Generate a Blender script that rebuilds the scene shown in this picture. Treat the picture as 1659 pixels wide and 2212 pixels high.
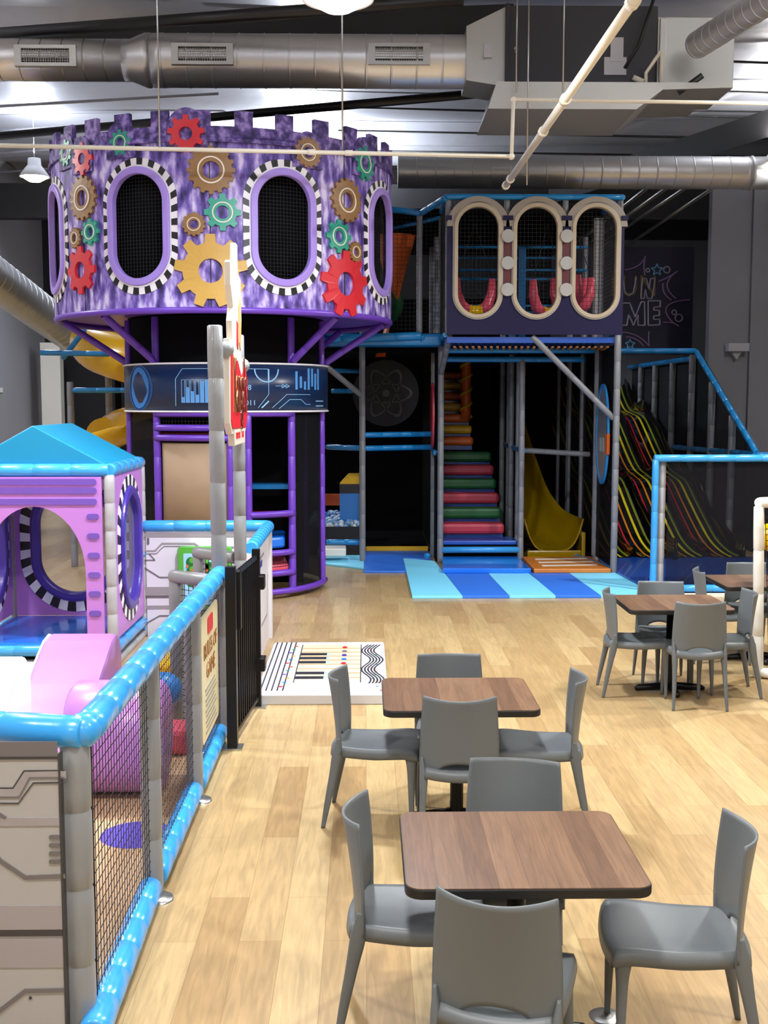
import bpy, bmesh, math, random
from mathutils import Vector, Matrix, Quaternion
from math import sin, cos, pi, radians, atan, atan2, sqrt, tan
random.seed(7)
S = bpy.context.scene
for o in list(bpy.data.objects): bpy.data.objects.remove(o)
# ---------------------------------------------------------------- camera
H, FPX = 2.4, 2450.0
PIT, YAW = atan(236/FPX), atan(39.5/FPX)
cam = bpy.data.cameras.new('camera'); camo = bpy.data.objects.new('camera', cam)
S.collection.objects.link(camo); S.camera = camo
cam.sensor_fit = 'HORIZONTAL'; cam.sensor_width = 36; cam.lens = 36*FPX/1659
cam.clip_start = .05; cam.clip_end = 200
camo.location = (0, 0, H); camo.rotation_euler = (pi/2-PIT, 0, -YAW)
# ---------------------------------------------------------------- world, exposure
w = bpy.data.worlds.new('world'); S.world = w; w.use_nodes = True
w.node_tree.nodes['Background'].inputs[0].default_value = (.6, .65, .8, 1)
w.node_tree.nodes['Background'].inputs[1].default_value = .06
S.view_settings.view_transform = 'Standard'; S.view_settings.look = 'None'
S.view_settings.gamma = 1; S.view_settings.use_curve_mapping = False
S.view_settings.exposure = 0.0
LAMPS = [(-.2, 8.7, 5.37, 350), (-4.6, 8.6, 6.2, 300), (4.2, 8.6, 6.2, 230), (-.3, 2.2, 6.2, 210), (-4.8, 2.2, 6.2, 160), (4.4, 2.2, 6.2, 180),
         (-.3, -3.5, 6.2, 160), (5, -3.5, 6.2, 160), (6.75, 18.9, 6.3, 330), (-5.95, 21, 6.45, 200), (-7, 14.5, 6.3, 200), (-1.2, 22.8, 5.8, 170), (6.2, 11.6, 6.3, 420)]  # last two are unseen, added to light the roof and the slides
UP = .75
# ---------------------------------------------------------------- pixel rays on real planes (used only for reading positions off the photo)
_r = Vector((cos(YAW), -sin(YAW), 0)); _f = Vector((sin(YAW)*cos(PIT), cos(YAW)*cos(PIT), -sin(PIT))); _u = _r.cross(_f)
def _ray(x, y): return _f + _r*((x-829.5)/FPX) - _u*((y-1106)/FPX)
def PZ(x, y, z=0): d = _ray(x, y); return Vector((0, 0, H)) + d*((z-H)/d.z)
def PY(x, y, Y): d = _ray(x, y); return Vector((0, 0, H)) + d*(Y/d.y)
def PX(x, y, X): d = _ray(x, y); return Vector((0, 0, H)) + d*(X/d.x)
# ---------------------------------------------------------------- materials
M = {}
def srgb(c):
    if isinstance(c, str): c = [int(c[i:i+2], 16)/255 for i in (0, 2, 4)]
    return tuple((x/12.92 if x <= .04045 else ((x+.055)/1.055)**2.4) for x in c)+(1,)
def mk(name, col, rough=.5, metal=0, bump=0, bscale=20, emit=0, alpha=1, coat=0, var=0, vscale=6, vvec=(1, 1, 1), col2=None, spec=.5):
    m = bpy.data.materials.new(name); m.use_nodes = True; nt = m.node_tree; b = nt.nodes['Principled BSDF']
    b.inputs['Base Color'].default_value = srgb(col); b.inputs['Roughness'].default_value = rough; b.inputs['Metallic'].default_value = metal
    b.inputs['Coat Weight'].default_value = coat; b.inputs['Specular IOR Level'].default_value = spec
    if emit: b.inputs['Emission Color'].default_value = srgb(col); b.inputs['Emission Strength'].default_value = emit
    if alpha < 1: b.inputs['Alpha'].default_value = alpha
    if bump or var or col2:
        tc = nt.nodes.new('ShaderNodeTexCoord'); mp = nt.nodes.new('ShaderNodeMapping'); mp.inputs['Scale'].default_value = vvec
        nt.links.new(tc.outputs['Object'], mp.inputs[0])
        if bump:
            n = nt.nodes.new('ShaderNodeTexNoise'); n.inputs['Scale'].default_value = bscale; n.inputs['Detail'].default_value = 3
            bp = nt.nodes.new('ShaderNodeBump'); bp.inputs['Strength'].default_value = bump; bp.inputs['Distance'].default_value = .02
            nt.links.new(mp.outputs[0], n.inputs['Vector']); nt.links.new(n.outputs['Fac'], bp.inputs['Height']); nt.links.new(bp.outputs[0], b.inputs['Normal'])
        if var or col2:
            n = nt.nodes.new('ShaderNodeTexNoise'); n.inputs['Scale'].default_value = vscale; n.inputs['Detail'].default_value = 4
            mx = nt.nodes.new('ShaderNodeMix'); mx.data_type = 'RGBA'
            c1 = srgb(col); c2 = srgb(col2) if col2 else tuple(x*(1-var) for x in c1[:3])+(1,)
            mx.inputs[6].default_value = c1; mx.inputs[7].default_value = c2
            rp = nt.nodes.new('ShaderNodeMapRange'); rp.inputs[1].default_value = .35; rp.inputs[2].default_value = .65
            nt.links.new(mp.outputs[0], n.inputs['Vector']); nt.links.new(n.outputs['Fac'], rp.inputs[0]); nt.links.new(rp.outputs[0], mx.inputs[0]); nt.links.new(mx.outputs[2], b.inputs['Base Color'])
    M[name] = m; return m
def ramp_noise(name, stops, scale, vvec, rough=.6, detail=3, bump=0):
    m = mk(name, stops[0][1], rough); nt = m.node_tree; b = nt.nodes['Principled BSDF']
    tc = nt.nodes.new('ShaderNodeTexCoord'); mp = nt.nodes.new('ShaderNodeMapping'); mp.inputs['Scale'].default_value = vvec
    n = nt.nodes.new('ShaderNodeTexNoise'); n.inputs['Scale'].default_value = scale; n.inputs['Detail'].default_value = detail
    r = nt.nodes.new('ShaderNodeValToRGB')
    while len(r.color_ramp.elements) < len(stops): r.color_ramp.elements.new(.5)
    for e, (p, c) in zip(r.color_ramp.elements, stops): e.position = p; e.color = srgb(c)
    nt.links.new(tc.outputs['Object'], mp.inputs[0]); nt.links.new(mp.outputs[0], n.inputs['Vector']); nt.links.new(n.outputs['Fac'], r.inputs[0]); nt.links.new(r.outputs[0], b.inputs['Base Color'])
    return m
def planks(name, c1, c2, pw, pl, rough, grain=.35, seam='a08050', gs=(14, 1.2, 1), sh=0):
    m = mk(name, c1, rough); nt = m.node_tree; b = nt.nodes['Principled BSDF']; L = nt.links.new
    tc = nt.nodes.new('ShaderNodeTexCoord'); mp = nt.nodes.new('ShaderNodeMapping'); mp.inputs['Rotation'].default_value = (0, 0, pi/2); mp.inputs['Location'].default_value = (sh, 0, 0)
    br = nt.nodes.new('ShaderNodeTexBrick'); br.offset = .37; br.inputs['Scale'].default_value = 1; br.inputs['Brick Width'].default_value = pl; br.inputs['Row Height'].default_value = pw
    br.inputs['Mortar Size'].default_value = .0012; br.inputs['Mortar'].default_value = srgb(seam); br.inputs['Color1'].default_value = srgb(c1); br.inputs['Color2'].default_value = srgb(c2); br.inputs['Bias'].default_value = -.15
    L(tc.outputs['Object'], mp.inputs[0]); L(mp.outputs[0], br.inputs['Vector'])
    mp2 = nt.nodes.new('ShaderNodeMapping'); mp2.inputs['Scale'].default_value = gs; L(tc.outputs['Object'], mp2.inputs[0])
    n = nt.nodes.new('ShaderNodeTexNoise'); n.inputs['Scale'].default_value = 2.2; n.inputs['Detail'].default_value = 6; n.inputs['Distortion'].default_value = 1.2; L(mp2.outputs[0], n.inputs['Vector'])
    mr = nt.nodes.new('ShaderNodeMapRange'); mr.inputs[1].default_value = .3; mr.inputs[2].default_value = .7; mr.inputs[3].default_value = 1-grain; mr.inputs[4].default_value = 1+grain*.35; L(n.outputs['Fac'], mr.inputs[0])
    mx = nt.nodes.new('ShaderNodeMix'); mx.data_type = 'RGBA'; mx.blend_type = 'MULTIPLY'; mx.inputs[0].default_value = 1
    L(br.outputs['Color'], mx.inputs[6]); L(mr.outputs[0], mx.inputs[7]); L(mx.outputs[2], b.inputs['Base Color'])
    return m
planks('floor_wood', 'bea476', 'a28358', .19, 1.22, .3, .22, '8f7044')
planks('walnut', '7a5c44', '5e4330', .105, 30, .36, .34, '5a3f2a', (22, 1.3, 1), 11)
mk('chair_plastic', '64696b', .42, spec=.4)
mk('black_edge', '151414', .5); mk('black_metal', '0d0d10', .4, .3)
mk('pad_blue', '3a9fe8', .25, bump=.06, bscale=22, coat=.25)
mk('pad_deep_blue', '1b7fc0', .28, bump=.12, bscale=14)
mk('pad_grey', '86888a', .33, bump=.12, bscale=16, coat=.15)
mk('pad_light_grey', 'a4a3a6', .35, bump=.2, bscale=12)
mk('pad_far_grey', '7e8086', .42, bump=.1, bscale=12)
mk('pad_purple', '6a3fb8', .32, bump=.1, bscale=12)
mk('pad_white', 'e4e2da', .4, bump=.1, bscale=10)
mk('net', '101014', .8); mk('net_far', '17181c', .8); mk('steel', 'b8b8b4', .3, .9)
mk('vinyl_blue', '0f6fe0', .2, bump=.1, bscale=6, coat=.4); mk('vinyl_royal', '2f74e0', .5, bump=.1, bscale=4); mk('vinyl_sky', '7fdcff', .5, bump=.1, bscale=4)
mk('vinyl_dark_blue', '1d4fae', .25, bump=.2, bscale=5, coat=.3)
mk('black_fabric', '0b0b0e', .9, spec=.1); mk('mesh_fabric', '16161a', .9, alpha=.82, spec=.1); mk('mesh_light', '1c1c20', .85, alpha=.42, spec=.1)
mk('mesh_grey', '303236', .9, alpha=.8, spec=.1)
mk('pink', 'b87ccc', .35, spec=.3); mk('violet', '6f4fae', .35); mk('violet_dark', '46329a', .3); mk('lilac', 'a48ae0', .4); mk('foam_pink', 'bd82d2', .3, bump=.08, bscale=4)
mk('foam_white', 'f2eef6', .35); mk('turquoise', '1488b4', .42); mk('checker_black', '17161b', .4); mk('checker_white', 'f0eef2', .4)
mk('panel_white', 'cfcccf', .45); mk('panel_face', 'a5a4a3', .45); mk('panel_mid', '989294', .45); mk('panel_dark', '6a6668', .45); mk('panel_black', '3b393c', .45)
mk('panel_bright', 'dcd9e2', .45)
mk('duct', 'd6d7d8', .34, .72, bump=.08, bscale=7); mk('sheet_metal', 'b0b0aa', .42, .7, bump=.1, bscale=3); mk('duct_seam', '8a8883', .4, .8)
mk('insul', 'c9ccd8', .42, .25, bump=.8, bscale=1.6, var=.25, vscale=.4); mk('beam', '1f1e20', .6); mk('pipe_black', '161518', .4)
mk('pvc', 'e6e0cf', .4); mk('unit_black', '26242a', .55); mk('paper', 'b9bac0', .6)
mk('wall_grey', '74757b', .7, var=.12, vscale=.8); mk('wall_light', '9a9aa0', .7); mk('wall_dark', '1a1a1f', .8); mk('wall_room', 'b8b4ae', .8)
mk('emit', 'fffaf0', .5, emit=22); mk('lamp_white', 'e8e8e8', .4)
mk('glass', 'dfe8f0', .08, alpha=.16)
mk('gear_brown', '8f6a3e', .4, bump=.1); mk('gear_gold', 'c99f4a', .4, bump=.1); mk('gear_red', 'cc2330', .4); mk('gear_teal', '2c9a83', .4); mk('white_line', 'eee8dc', .5)
ramp_noise('fur', [(.30, '1c1446'), (.44, '5b459c'), (.54, '957fcf'), (.66, 'd9cff2')], 3.6, (3.2, 3.2, 1.15), .55, 4)
ramp_noise('fur_dark', [(.36, '2a2054'), (.5, '5a4690'), (.64, '9a86c8')], 4, (3, 3, 3), .6, 4)
mk('hud_navy', '10284e', .3); mk('hud_blue', '2f77c4', .35); mk('hud_mid', '164a86', .35); mk('hud_line', '8fc0ea', .4); mk('hud_bar', '5596dc', .4)
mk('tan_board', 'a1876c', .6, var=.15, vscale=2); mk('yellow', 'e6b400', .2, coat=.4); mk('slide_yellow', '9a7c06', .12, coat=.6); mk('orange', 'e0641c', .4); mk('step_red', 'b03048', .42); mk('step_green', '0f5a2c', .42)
mk('step_yellow', 'e0b010', .4); mk('pink_red', 'e8586e', .3)
mk('slide_black', '0c0c0e', .08, coat=.8); mk('s_yellow', 'e8d820', .25); mk('s_orange', 'e88a20', .25); mk('s_red', 'd02838', .25); mk('s_olive', '8c9a20', .25)
mk('box_purple', '130d3a', .5, spec=.25); mk('cream', 'b3a48c', .45); mk('cream_grey', '948a80', .45); mk('disc_white', 'a9a9a6', .45); mk('maroon', '571b22', .5)
mk('mural_navy', '15122c', .6); mk('mural_gold', '6a5014', .5); mk('mural_white', '8f8a9c', .5); mk('mural_pink', '87608e', .5); mk('mural_cyan', '5c9cc0', .5)
mk('sign_red', 'cc1f2c', .4); mk('sign_brown', '5a1c10', .4); mk('sign_gold', 'c9a05a', .4); mk('sign_white', 'd2cabc', .45)
mk('rules_cream', 'd8cfa8', .4); mk('rules_text', '8f5d2c', .5); mk('rules_grey', '8c8a7c', .5)
mk('key_ivory', 'cfccab', .4); mk('mat_white', 'cdcdd2', .35); mk('ink', '24232c', .5); mk('green', '52a83a', .4); mk('green_dark', '1f6b2e', .4); mk('sky_print', '9fd0f0', .4)
mk('floor_pink', 'c9aa86', .45, col2='b8956e', vscale=1.5); mk('floor_violet', '5c50b8', .4)
mk('orange_mat', 'c87830', .35); mk('atom', '1c1b1d', .8); mk('ball_blue', '6f9ac0', .35); mk('ball_white', 'c8d4dc', .35)
mk('tan_fabric', 'b87838', .6)
# ---------------------------------------------------------------- mesh helper
class MB:
    def __init__(s, mat): s.v = []; s.f = []; s.mi = []; s.sm = []; s.mats = [mat]; s.cur = 0; s.smooth = False
    def mat(s, name):
        if name not in s.mats: s.mats.append(name)
        s.cur = s.mats.index(name); return s
    def add(s, vs, fs, smooth=None):
        b = len(s.v); s.v += [tuple(v) for v in vs]
        for f in fs: s.f.append([b+i for i in f]); s.mi.append(s.cur); s.sm.append(s.smooth if smooth is None else smooth)
        return s
    def box(s, x0, x1, y0, y1, z0, z1, fn=None):
        vs = [(x, y, z) for x in (x0, x1) for y in (y0, y1) for z in (z0, z1)]
        if fn: vs = [fn(*v) for v in vs]
        return s.add(vs, [(0, 1, 3, 2), (4, 6, 7, 5), (0, 4, 5, 1), (2, 3, 7, 6), (0, 2, 6, 4), (1, 5, 7, 3)], False)
    def tube(s, pts, r, n=10, caps=True, smooth=True, sx=1.0):
        pts = [Vector(p) for p in pts]; N = len(pts); R = r if isinstance(r, (list, tuple)) else [r]*N
        t0 = (pts[1]-pts[0]).normalized(); up = Vector((0, 0, 1)) if abs(t0.z) < .9 else Vector((1, 0, 0))
        a = t0.cross(up).normalized(); vs = []; prev = t0
        for i, p in enumerate(pts):
            t = (pts[min(i+1, N-1)]-pts[max(i-1, 0)]).normalized()
            q = prev.rotation_difference(t); a = q @ a; a = (a-t*a.dot(t)).normalized(); prev = t; b = t.cross(a)
            for k in range(n):
                c = 2*pi*(k+.5)/n; vs.append(p+a*(R[i]*cos(c)*sx)+b*(R[i]*sin(c)))
        fs = [(i*n+k, i*n+(k+1) % n, (i+1)*n+(k+1) % n, (i+1)*n+k) for i in range(N-1) for k in range(n)]
        s.add(vs, fs, smooth)
        if caps: s.add(vs[:n], [tuple(range(n))[::-1]], False); s.add(vs[-n:], [tuple(range(n))], False)
        return s
    def pad(s, p0, p1, r, seg=.34, n=12):
        p0 = Vector(p0); p1 = Vector(p1); L = (p1-p0).length; k = max(1, round(L/seg)); pts = []; R = []
        def ad(t, q): pts.append(p0.lerp(p1, min(1, max(0, t/L)))); R.append(q)
        ad(0, r*.8); ad(.008, r*.97)
        for i in range(k):
            a = L*i/k; b = L*(i+1)/k; m = (a+b)/2
            if i: ad(a-.009, r*.985); ad(a-.003, r*.92); ad(a+.003, r*.92); ad(a+.009, r*.985)
            ad(a+(m-a)*.5, r*(1+random.uniform(-.01, .015))); ad(m, r*1.01)
        ad(L-.008, r*.97); ad(L, r*.8)
        return s.tube(pts, R, n)
    def lathe(s, prof, c=(0, 0, 0), n=24, a0=0, a1=2*pi, smooth=True, fn=None):
        full = abs(a1-a0-2*pi) < 1e-6; m = n if full else n+1; vs = []
        for (r, z) in prof:
            for k in range(m):
                a = a0+(a1-a0)*k/n; vs.append((c[0]+r*cos(a), c[1]+r*sin(a), c[2]+z))
        if fn: vs = [fn(*v) for v in vs]
        fs = [(i*m+k, i*m+(k+1) % m, (i+1)*m+(k+1) % m, (i+1)*m+k) for i in range(len(prof)-1) for k in range(n)]
        return s.add(vs, fs, smooth)
    def sphere(s, c, r, n=12, sc=(1, 1, 1)):
        pr = [(r*sin(pi*i/n), -r*cos(pi*i/n)) for i in range(n+1)]
        vs = []; m = n*2
        for (a, z) in pr:
            for k in range(m): vs.append((c[0]+a*cos(2*pi*k/m)*sc[0], c[1]+a*sin(2*pi*k/m)*sc[1], c[2]+z*sc[2]))
        return s.add(vs, [(i*m+k, i*m+(k+1) % m, (i+1)*m+(k+1) % m, (i+1)*m+k) for i in range(n) for k in range(m)], True)
    def prism(s, poly, fn, d0, d1, smooth=False):
        n = len(poly); vs = [fn(u, v, d0) for u, v in poly]+[fn(u, v, d1) for u, v in poly]
        return s.add(vs, [tuple(range(n))[::-1], tuple(range(n, 2*n))]+[(k, (k+1) % n, n+(k+1) % n, n+k) for k in range(n)], False)
    def ring(s, outer, inner, fn, d0, d1, steps=1, matfn=None):
        n = len(outer)
        rows = [[(o[0]+(i[0]-o[0])*t/steps, o[1]+(i[1]-o[1])*t/steps) for o, i in zip(outer, inner)] for t in range(steps+1)]
        for k in range(n):
            if matfn: s.mat(matfn(k))
            j = (k+1) % n
            for t in range(steps):
                A = [rows[t][k], rows[t][j], rows[t+1][j], rows[t+1][k]]
                s.add([fn(u, v, d1) for u, v in A], [(0, 1, 2, 3)]); s.add([fn(u, v, d0) for u, v in A], [(3, 2, 1, 0)])
            for row in (rows[0], rows[-1]):
                s.add([fn(*row[k], d0), fn(*row[j], d0), fn(*row[j], d1), fn(*row[k], d1)], [(0, 1, 2, 3)])
        return s
    def grid(s, fn, nu, nv, smooth=True, matfn=None):
        vs = [fn(i/nu, j/nv) for j in range(nv+1) for i in range(nu+1)]; b = len(s.v); s.v += [tuple(v) for v in vs]
        for j in range(nv):
            for i in range(nu):
                if matfn: s.mat(matfn((i+.5)/nu, (j+.5)/nv))
                a = j*(nu+1)+i; s.f.append([b+a, b+a+1, b+a+nu+2, b+a+nu+1]); s.mi.append(s.cur); s.sm.append(smooth)
        return s
    def net(s, o, u, v, cell, r, mask=None, fn=None):
        o = Vector(o); u = Vector(u); v = Vector(v); nu = max(1, round(u.length/cell)); nv = max(1, round(v.length/cell))
        def st(p, q):
            if fn:
                k = 8; pts = [Vector(fn(*(p.lerp(q, i/k)))) for i in range(k+1)]
            else: pts = [p, q]
            s.tube(pts, r, 4, False, False)
        for i in range(nu+1): st(o+u*(i/nu), o+u*(i/nu)+v)
        for j in range(nv+1): st(o+v*(j/nv), o+v*(j/nv)+u)
        return s
    def text(s, txt, size, fn, d0, d1, cx=0, cy=0, align='CENTER', sub=0, sx=1):
        cu = bpy.data.curves.new('t', 'FONT'); cu.body = txt; cu.size = size; cu.align_x = align; cu.extrude = .5; cu.resolution_u = 2
        ob = bpy.data.objects.new('t', cu); S.collection.objects.link(ob); bpy.context.view_layer.update()
        me = bpy.data.meshes.new_from_object(ob.evaluated_get(bpy.context.evaluated_depsgraph_get()))
        s.add([fn(cx+v.co.x*sx, cy+v.co.y, d1 if v.co.z > 0 else d0) for v in me.vertices], [tuple(p.vertices) for p in me.polygons], False)
        bpy.data.objects.remove(ob); bpy.data.curves.remove(cu); bpy.data.meshes.remove(me); return s
    def build(s, name, parent=None, label=None, cat=None, group=None, kind=None, bev=0, solid=0, sub=0, keep=False):
        me = bpy.data.meshes.new(name); me.from_pydata(s.v, [], s.f)
        for m in s.mats: me.materials.append(M[m])
        me.polygons.foreach_set('material_index', s.mi); me.polygons.foreach_set('use_smooth', s.sm)
        bm = bmesh.new(); bm.from_mesh(me)
        if len(s.v) < 60000: bmesh.ops.remove_doubles(bm, verts=bm.verts, dist=1e-5)
        if not keep: bmesh.ops.recalc_face_normals(bm, faces=bm.faces)
        bm.to_mesh(me); bm.free(); me.update()
        o = bpy.data.objects.new(name, me); S.collection.objects.link(o)
        if bev: b = o.modifiers.new('b', 'BEVEL'); b.width = bev; b.segments = 2; b.limit_method = 'ANGLE'; b.angle_limit = radians(50)
        if sub: b = o.modifiers.new('u', 'SUBSURF'); b.levels = sub; b.render_levels = sub
        if solid: b = o.modifiers.new('s', 'SOLIDIFY'); b.thickness = solid; b.offset = 0
        if parent:
            o.parent = parent
            L = Vector((0, 0, 0)); q = parent
            while q: L += q.location if q.type == 'EMPTY' else Vector(); q = q.parent
            o.matrix_parent_inverse = Matrix.Translation(-L) if parent.type == 'EMPTY' else Matrix()
        tag(o, label, cat, group, kind); return o
def tag(o, label=None, cat=None, group=None, kind=None):
    for k, v in (('label', label), ('category', cat), ('group', group), ('kind', kind)):
        if v: o[k] = v
    return o
def thing(name, label, cat, loc=(0, 0, 0), group=None):
    o = bpy.data.objects.new(name, None); S.collection.objects.link(o); o.location = loc; o.empty_display_size = .2
    return tag(o, label, cat, group)
def dup(root, loc, rz, label=None, group=None):
    r = root.copy(); S.collection.objects.link(r); r.location = loc; r.rotation_euler = (0, 0, rz)
    if label: r['label'] = label
    if group: r['group'] = group
    def rec(a, b):
        for ch in list(a.children):
            c = ch.copy(); S.collection.objects.link(c); c.parent = b; rec(ch, c)
    rec(root, r); return r
# 2D outlines
def stadium(hw, hh, n=96, cx=0, cy=0):
    a = hh-hw; per = 4*a+2*pi*hw; out = []
    for i in range(n):
        t = per*i/n
        if t < a: p = (hw, t)
        elif t < a+pi*hw: g = (t-a)/hw; p = (hw*cos(g), a+hw*sin(g))
        elif t < 3*a+pi*hw: p = (-hw, a-(t-a-pi*hw))
        elif t < 3*a+2*pi*hw: g = pi+(t-3*a-pi*hw)/hw; p = (hw*cos(g), -a+hw*sin(g))
        else: p = (hw, -a+(t-3*a-2*pi*hw))
        out.append((cx+p[0], cy+p[1]))
    return out
def rect_around(st, x0, x1, y0, y1, cx, cy):
    out = []
    for (x, y) in st:
        dx, dy = x-cx, y-cy; t = 1e9
        if dx > 1e-9: t = min(t, (x1-cx)/dx)
        if dx < -1e-9: t = min(t, (x0-cx)/dx)
        if dy > 1e-9: t = min(t, (y1-cy)/dy)
        if dy < -1e-9: t = min(t, (y0-cy)/dy)
        out.append((cx+dx*t, cy+dy*t))
    for c in ((x0, y0), (x0, y1), (x1, y0), (x1, y1)):
        k = min(range(len(out)), key=lambda i: (out[i][0]-c[0])**2+(out[i][1]-c[1])**2); out[k] = c
    return out
def circ(r, n=32, cx=0, cy=0): return [(cx+r*cos(2*pi*k/n), cy+r*sin(2*pi*k/n)) for k in range(n)]
def rrect(x0, x1, y0, y1, r, k=5):
    out = []
    for cx, cy, a in ((x1-r, y1-r, 0), (x0+r, y1-r, pi/2), (x0+r, y0+r, pi), (x1-r, y0+r, 3*pi/2)):
        out += [(cx+r*cos(a+pi/2*i/k), cy+r*sin(a+pi/2*i/k)) for i in range(k+1)]
    return out
def gear_pts(teeth, r, depth=.24, tw=.3):
    out = []
    for k in range(teeth):
        for f, q in ((-.5+.02, 1-depth), (-tw, 1-depth), (-tw*.62, 1), (tw*.62, 1), (tw, 1-depth), (.5-.02, 1-depth)):
            a = 2*pi*(k+f)/teeth+pi/2; out.append((r*q*cos(a), r*q*sin(a)))
    return out
def XZ(x0, y0, z0=0): return lambda u, v, d: (x0+u, y0-d, z0+v)           # faces the camera side (-Y)
def YZ(x0, y0, z0=0): return lambda u, v, d: (x0+d, y0+u, z0+v)           # faces +X
def YZm(x0, y0, z0=0): return lambda u, v, d: (x0-d, y0+u, z0+v)
def CYL(cx, cy, R, th0=0, z0=0): return lambda u, v, d: (cx+(R+d)*sin(radians(th0)+u/R), cy-(R+d)*cos(radians(th0)+u/R), z0+v)
def FL(x0, y0, z0): return lambda u, v, d: (x0+u, y0+v, z0+d)
# ================================================================= LIGHT FIXTURES
for i, (x, y, z, p) in enumerate(LAMPS):
    own_label = i in (0, 8, 9, 11)
    lab = {0: 'glowing high bay lamp hanging at top centre in front of the silver ducts', 8: 'glowing high bay lamp at the right edge below the upper roof ducts', 9: 'glowing lamp high on the left beside the purple tower drum', 11: 'unseen cool white lamp added behind the purple drum to light the roof'}.get(i, 'unseen high bay lamp hanging under the roof')
    t = thing('high_bay_lamp', lab, 'lamp', (x, y, z), None if own_label else 'high bay lamps out of view')
    MB('lamp_white').lathe([(.02, .34), (.11, .32), (.12, .2), (.17, .14), (.27, .0), (.265, -.01), (.24, .01), (.0, .05)], (x, y, z), 28).build('lamp_housing', t)
    MB('emit').lathe([(0, -.10), (.10, -.085), (.18, -.04), (.22, .005), (.0, .012)], (x, y, z), 28).build('lamp_lens', t)
    if z < 7.4: MB('steel').tube([(x, y, z+.33), (x, y, 7.56)], .008, 6).build('hanger_rod', t)
    l = bpy.data.lights.new('lamp_light', 'AREA'); l.shape = 'DISK'; l.size = .44; l.energy = p; l.color = (1, .98, .94) if i not in (0, 9, 11) else (.88, .93, 1)
    lo = bpy.data.objects.new('lamp_light', l); S.collection.objects.link(lo); lo.location = (0, 0, -.12); lo.parent = t
    l2 = bpy.data.lights.new('roof_fill_light', 'AREA'); l2.shape = 'DISK'; l2.size = .3; l2.energy = p*UP*({8: .5, 9: .4, 10: .3, 11: 5.5, 12: .5}.get(i, 1)); l2.color = l.color  # upward light added to each lamp to brighten the roof
    lo = bpy.data.objects.new('roof_fill_light', l2); S.collection.objects.link(lo); lo.location = (0, 0, .42); lo.rotation_euler = (pi, 0, 0); lo.parent = t
# ================================================================= ROOM
def st(name, mb, **k): return mb.build(name, kind='structure', **k)
st('floor', MB('floor_wood').box(-9, 12, -7, 28.2, -.1, 0))
st('ceiling', MB('insul').grid(lambda u, v: (-9+21*u, -7+35.2*v, 7.55+.06*sin(v*110)+.05*sin(u*9)), 60, 150))
st('wall_back', MB('wall_dark').box(-9, 12, 28, 28.2, 0, 7.6))
st('wall_left', MB('wall_light').box(-9.2, -7.8, 22, 28, 0, 7.6).box(-9.2, -8.4, -7, 22, 0, 7.6))
st('wall_right', MB('wall_grey').box(11.8, 12, -7, 28, 0, 7.6).box(6.32, 12, 21, 21.2, 0, 6.3).box(7.05, 12, 20.9, 21.0, 0, 6.3))
st('wall_front', MB('wall_room').box(-9, 12, -7.2, -7, 0, 7.6))
st('wall_bulkhead', MB('wall_grey').box(5.2, 8, 25.6, 25.8, 0, 6.0))
for k, (x, z0, z1, y) in enumerate([(-7.25, 0, 3.78, 26.5)]):
    st('trim_1', MB('pad_white').box(x-.25, x+.2, y, y+.3, 0, z1))
# wall-mounted box light on right wall
t = thing('wall_sconce', 'grey box-shaped wall light on the grey right wall', 'lamp', (6.8, 20.85, 3.4))
MB('wall_light').box(6.6, 6.98, 20.7, 20.9, 3.33, 3.48).build('lamp_housing', t, bev=.01)
MB('wall_light').prism([(-.1, 0), (.1, 0), (0, -.14)], XZ(6.79, 20.9, 3.33), .0, .08).build('shadow_wedge', t)  # wedge shaped after the V of shadow below the box
# roof steel
def rod(name, a, b, r, m, label, cat, group=None, n=10): return MB(m).tube([a, b], r, n).build(name, label=label, cat=cat, group=group)
rod('sprinkler_pipe', PZ(-60, 78, 6.8), PZ(1000, -2, 6.8), .075, 'pipe_black', 'thick black pipe under the roof, sloping up from the left edge', 'pipe')
rod('sprinkler_pipe', PZ(-40, 297, 6.4), PZ(1060, 200, 6.4), .06, 'pipe_black', 'long black pipe passing behind the battlements of the purple drum', 'pipe')
for a, b in (((95, 20), (110, 75)), ((62, 250), (62, 295))): pass
MB('beam').prism([(p.x, p.z) for p in [PY(x, y, 14.7) for x, y in ((-80, 84), (420, 46), (700, 24), (1110, 8), (1110, 120), (-80, 100))]], lambda u, v, d: (u, 14.7+d, v), 0, .2).build('steel_beam', label='dark steel beam across the roof above the largest duct', cat='beam')
MB('beam').box(-9, 12, 24.0, 24.3, 6.2, 6.9).build('steel_beam', label='dark steel beam across the roof at the far end, lowest on the left', cat='beam')
MB('beam').prism([(0, 0), (12, 0), (12, .45), (0, .45)], lambda u, v, d: (3.8+u*.55, 24-u*.95, 6.5+v+u*.05), 0, .25).build('steel_beam', label='dark slanting beam in the upper right of the roof', cat='beam')
for k in range(4):
    x = 4.6+.38*k
    rod('conduit_pipe', (x+.3, 19.5+.05*k, 6.12+.03*(k % 3)), (x-.2, 25.4, 5.7+.08*(k % 3)), .035, 'steel', 'thin metal conduit running along the roof above the wall mural', 'pipe', 'conduits above the wall mural', 6)
for k in range(6):
    rod('roof_wire', PZ(830, 520-k*26, 7.3) if 0 else (-2+.5*k, 16.5+1.7*k, 7.42), (9, 17.2+1.5*k, 7.3), .02, 'beam', 'dark strap under the shiny roof insulation', 'strap', 'roof straps', 6)
for k in range(7):
    rod('roof_purlin', (-8.4, 17+1.5*k, 7.4-.05*k), (-2.4, 16.2+1.5*k, 7.44), .025, 'wall_light', 'pale roof strap at upper left behind the drum', 'strap', 'pale roof straps at upper left', 6)
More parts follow.
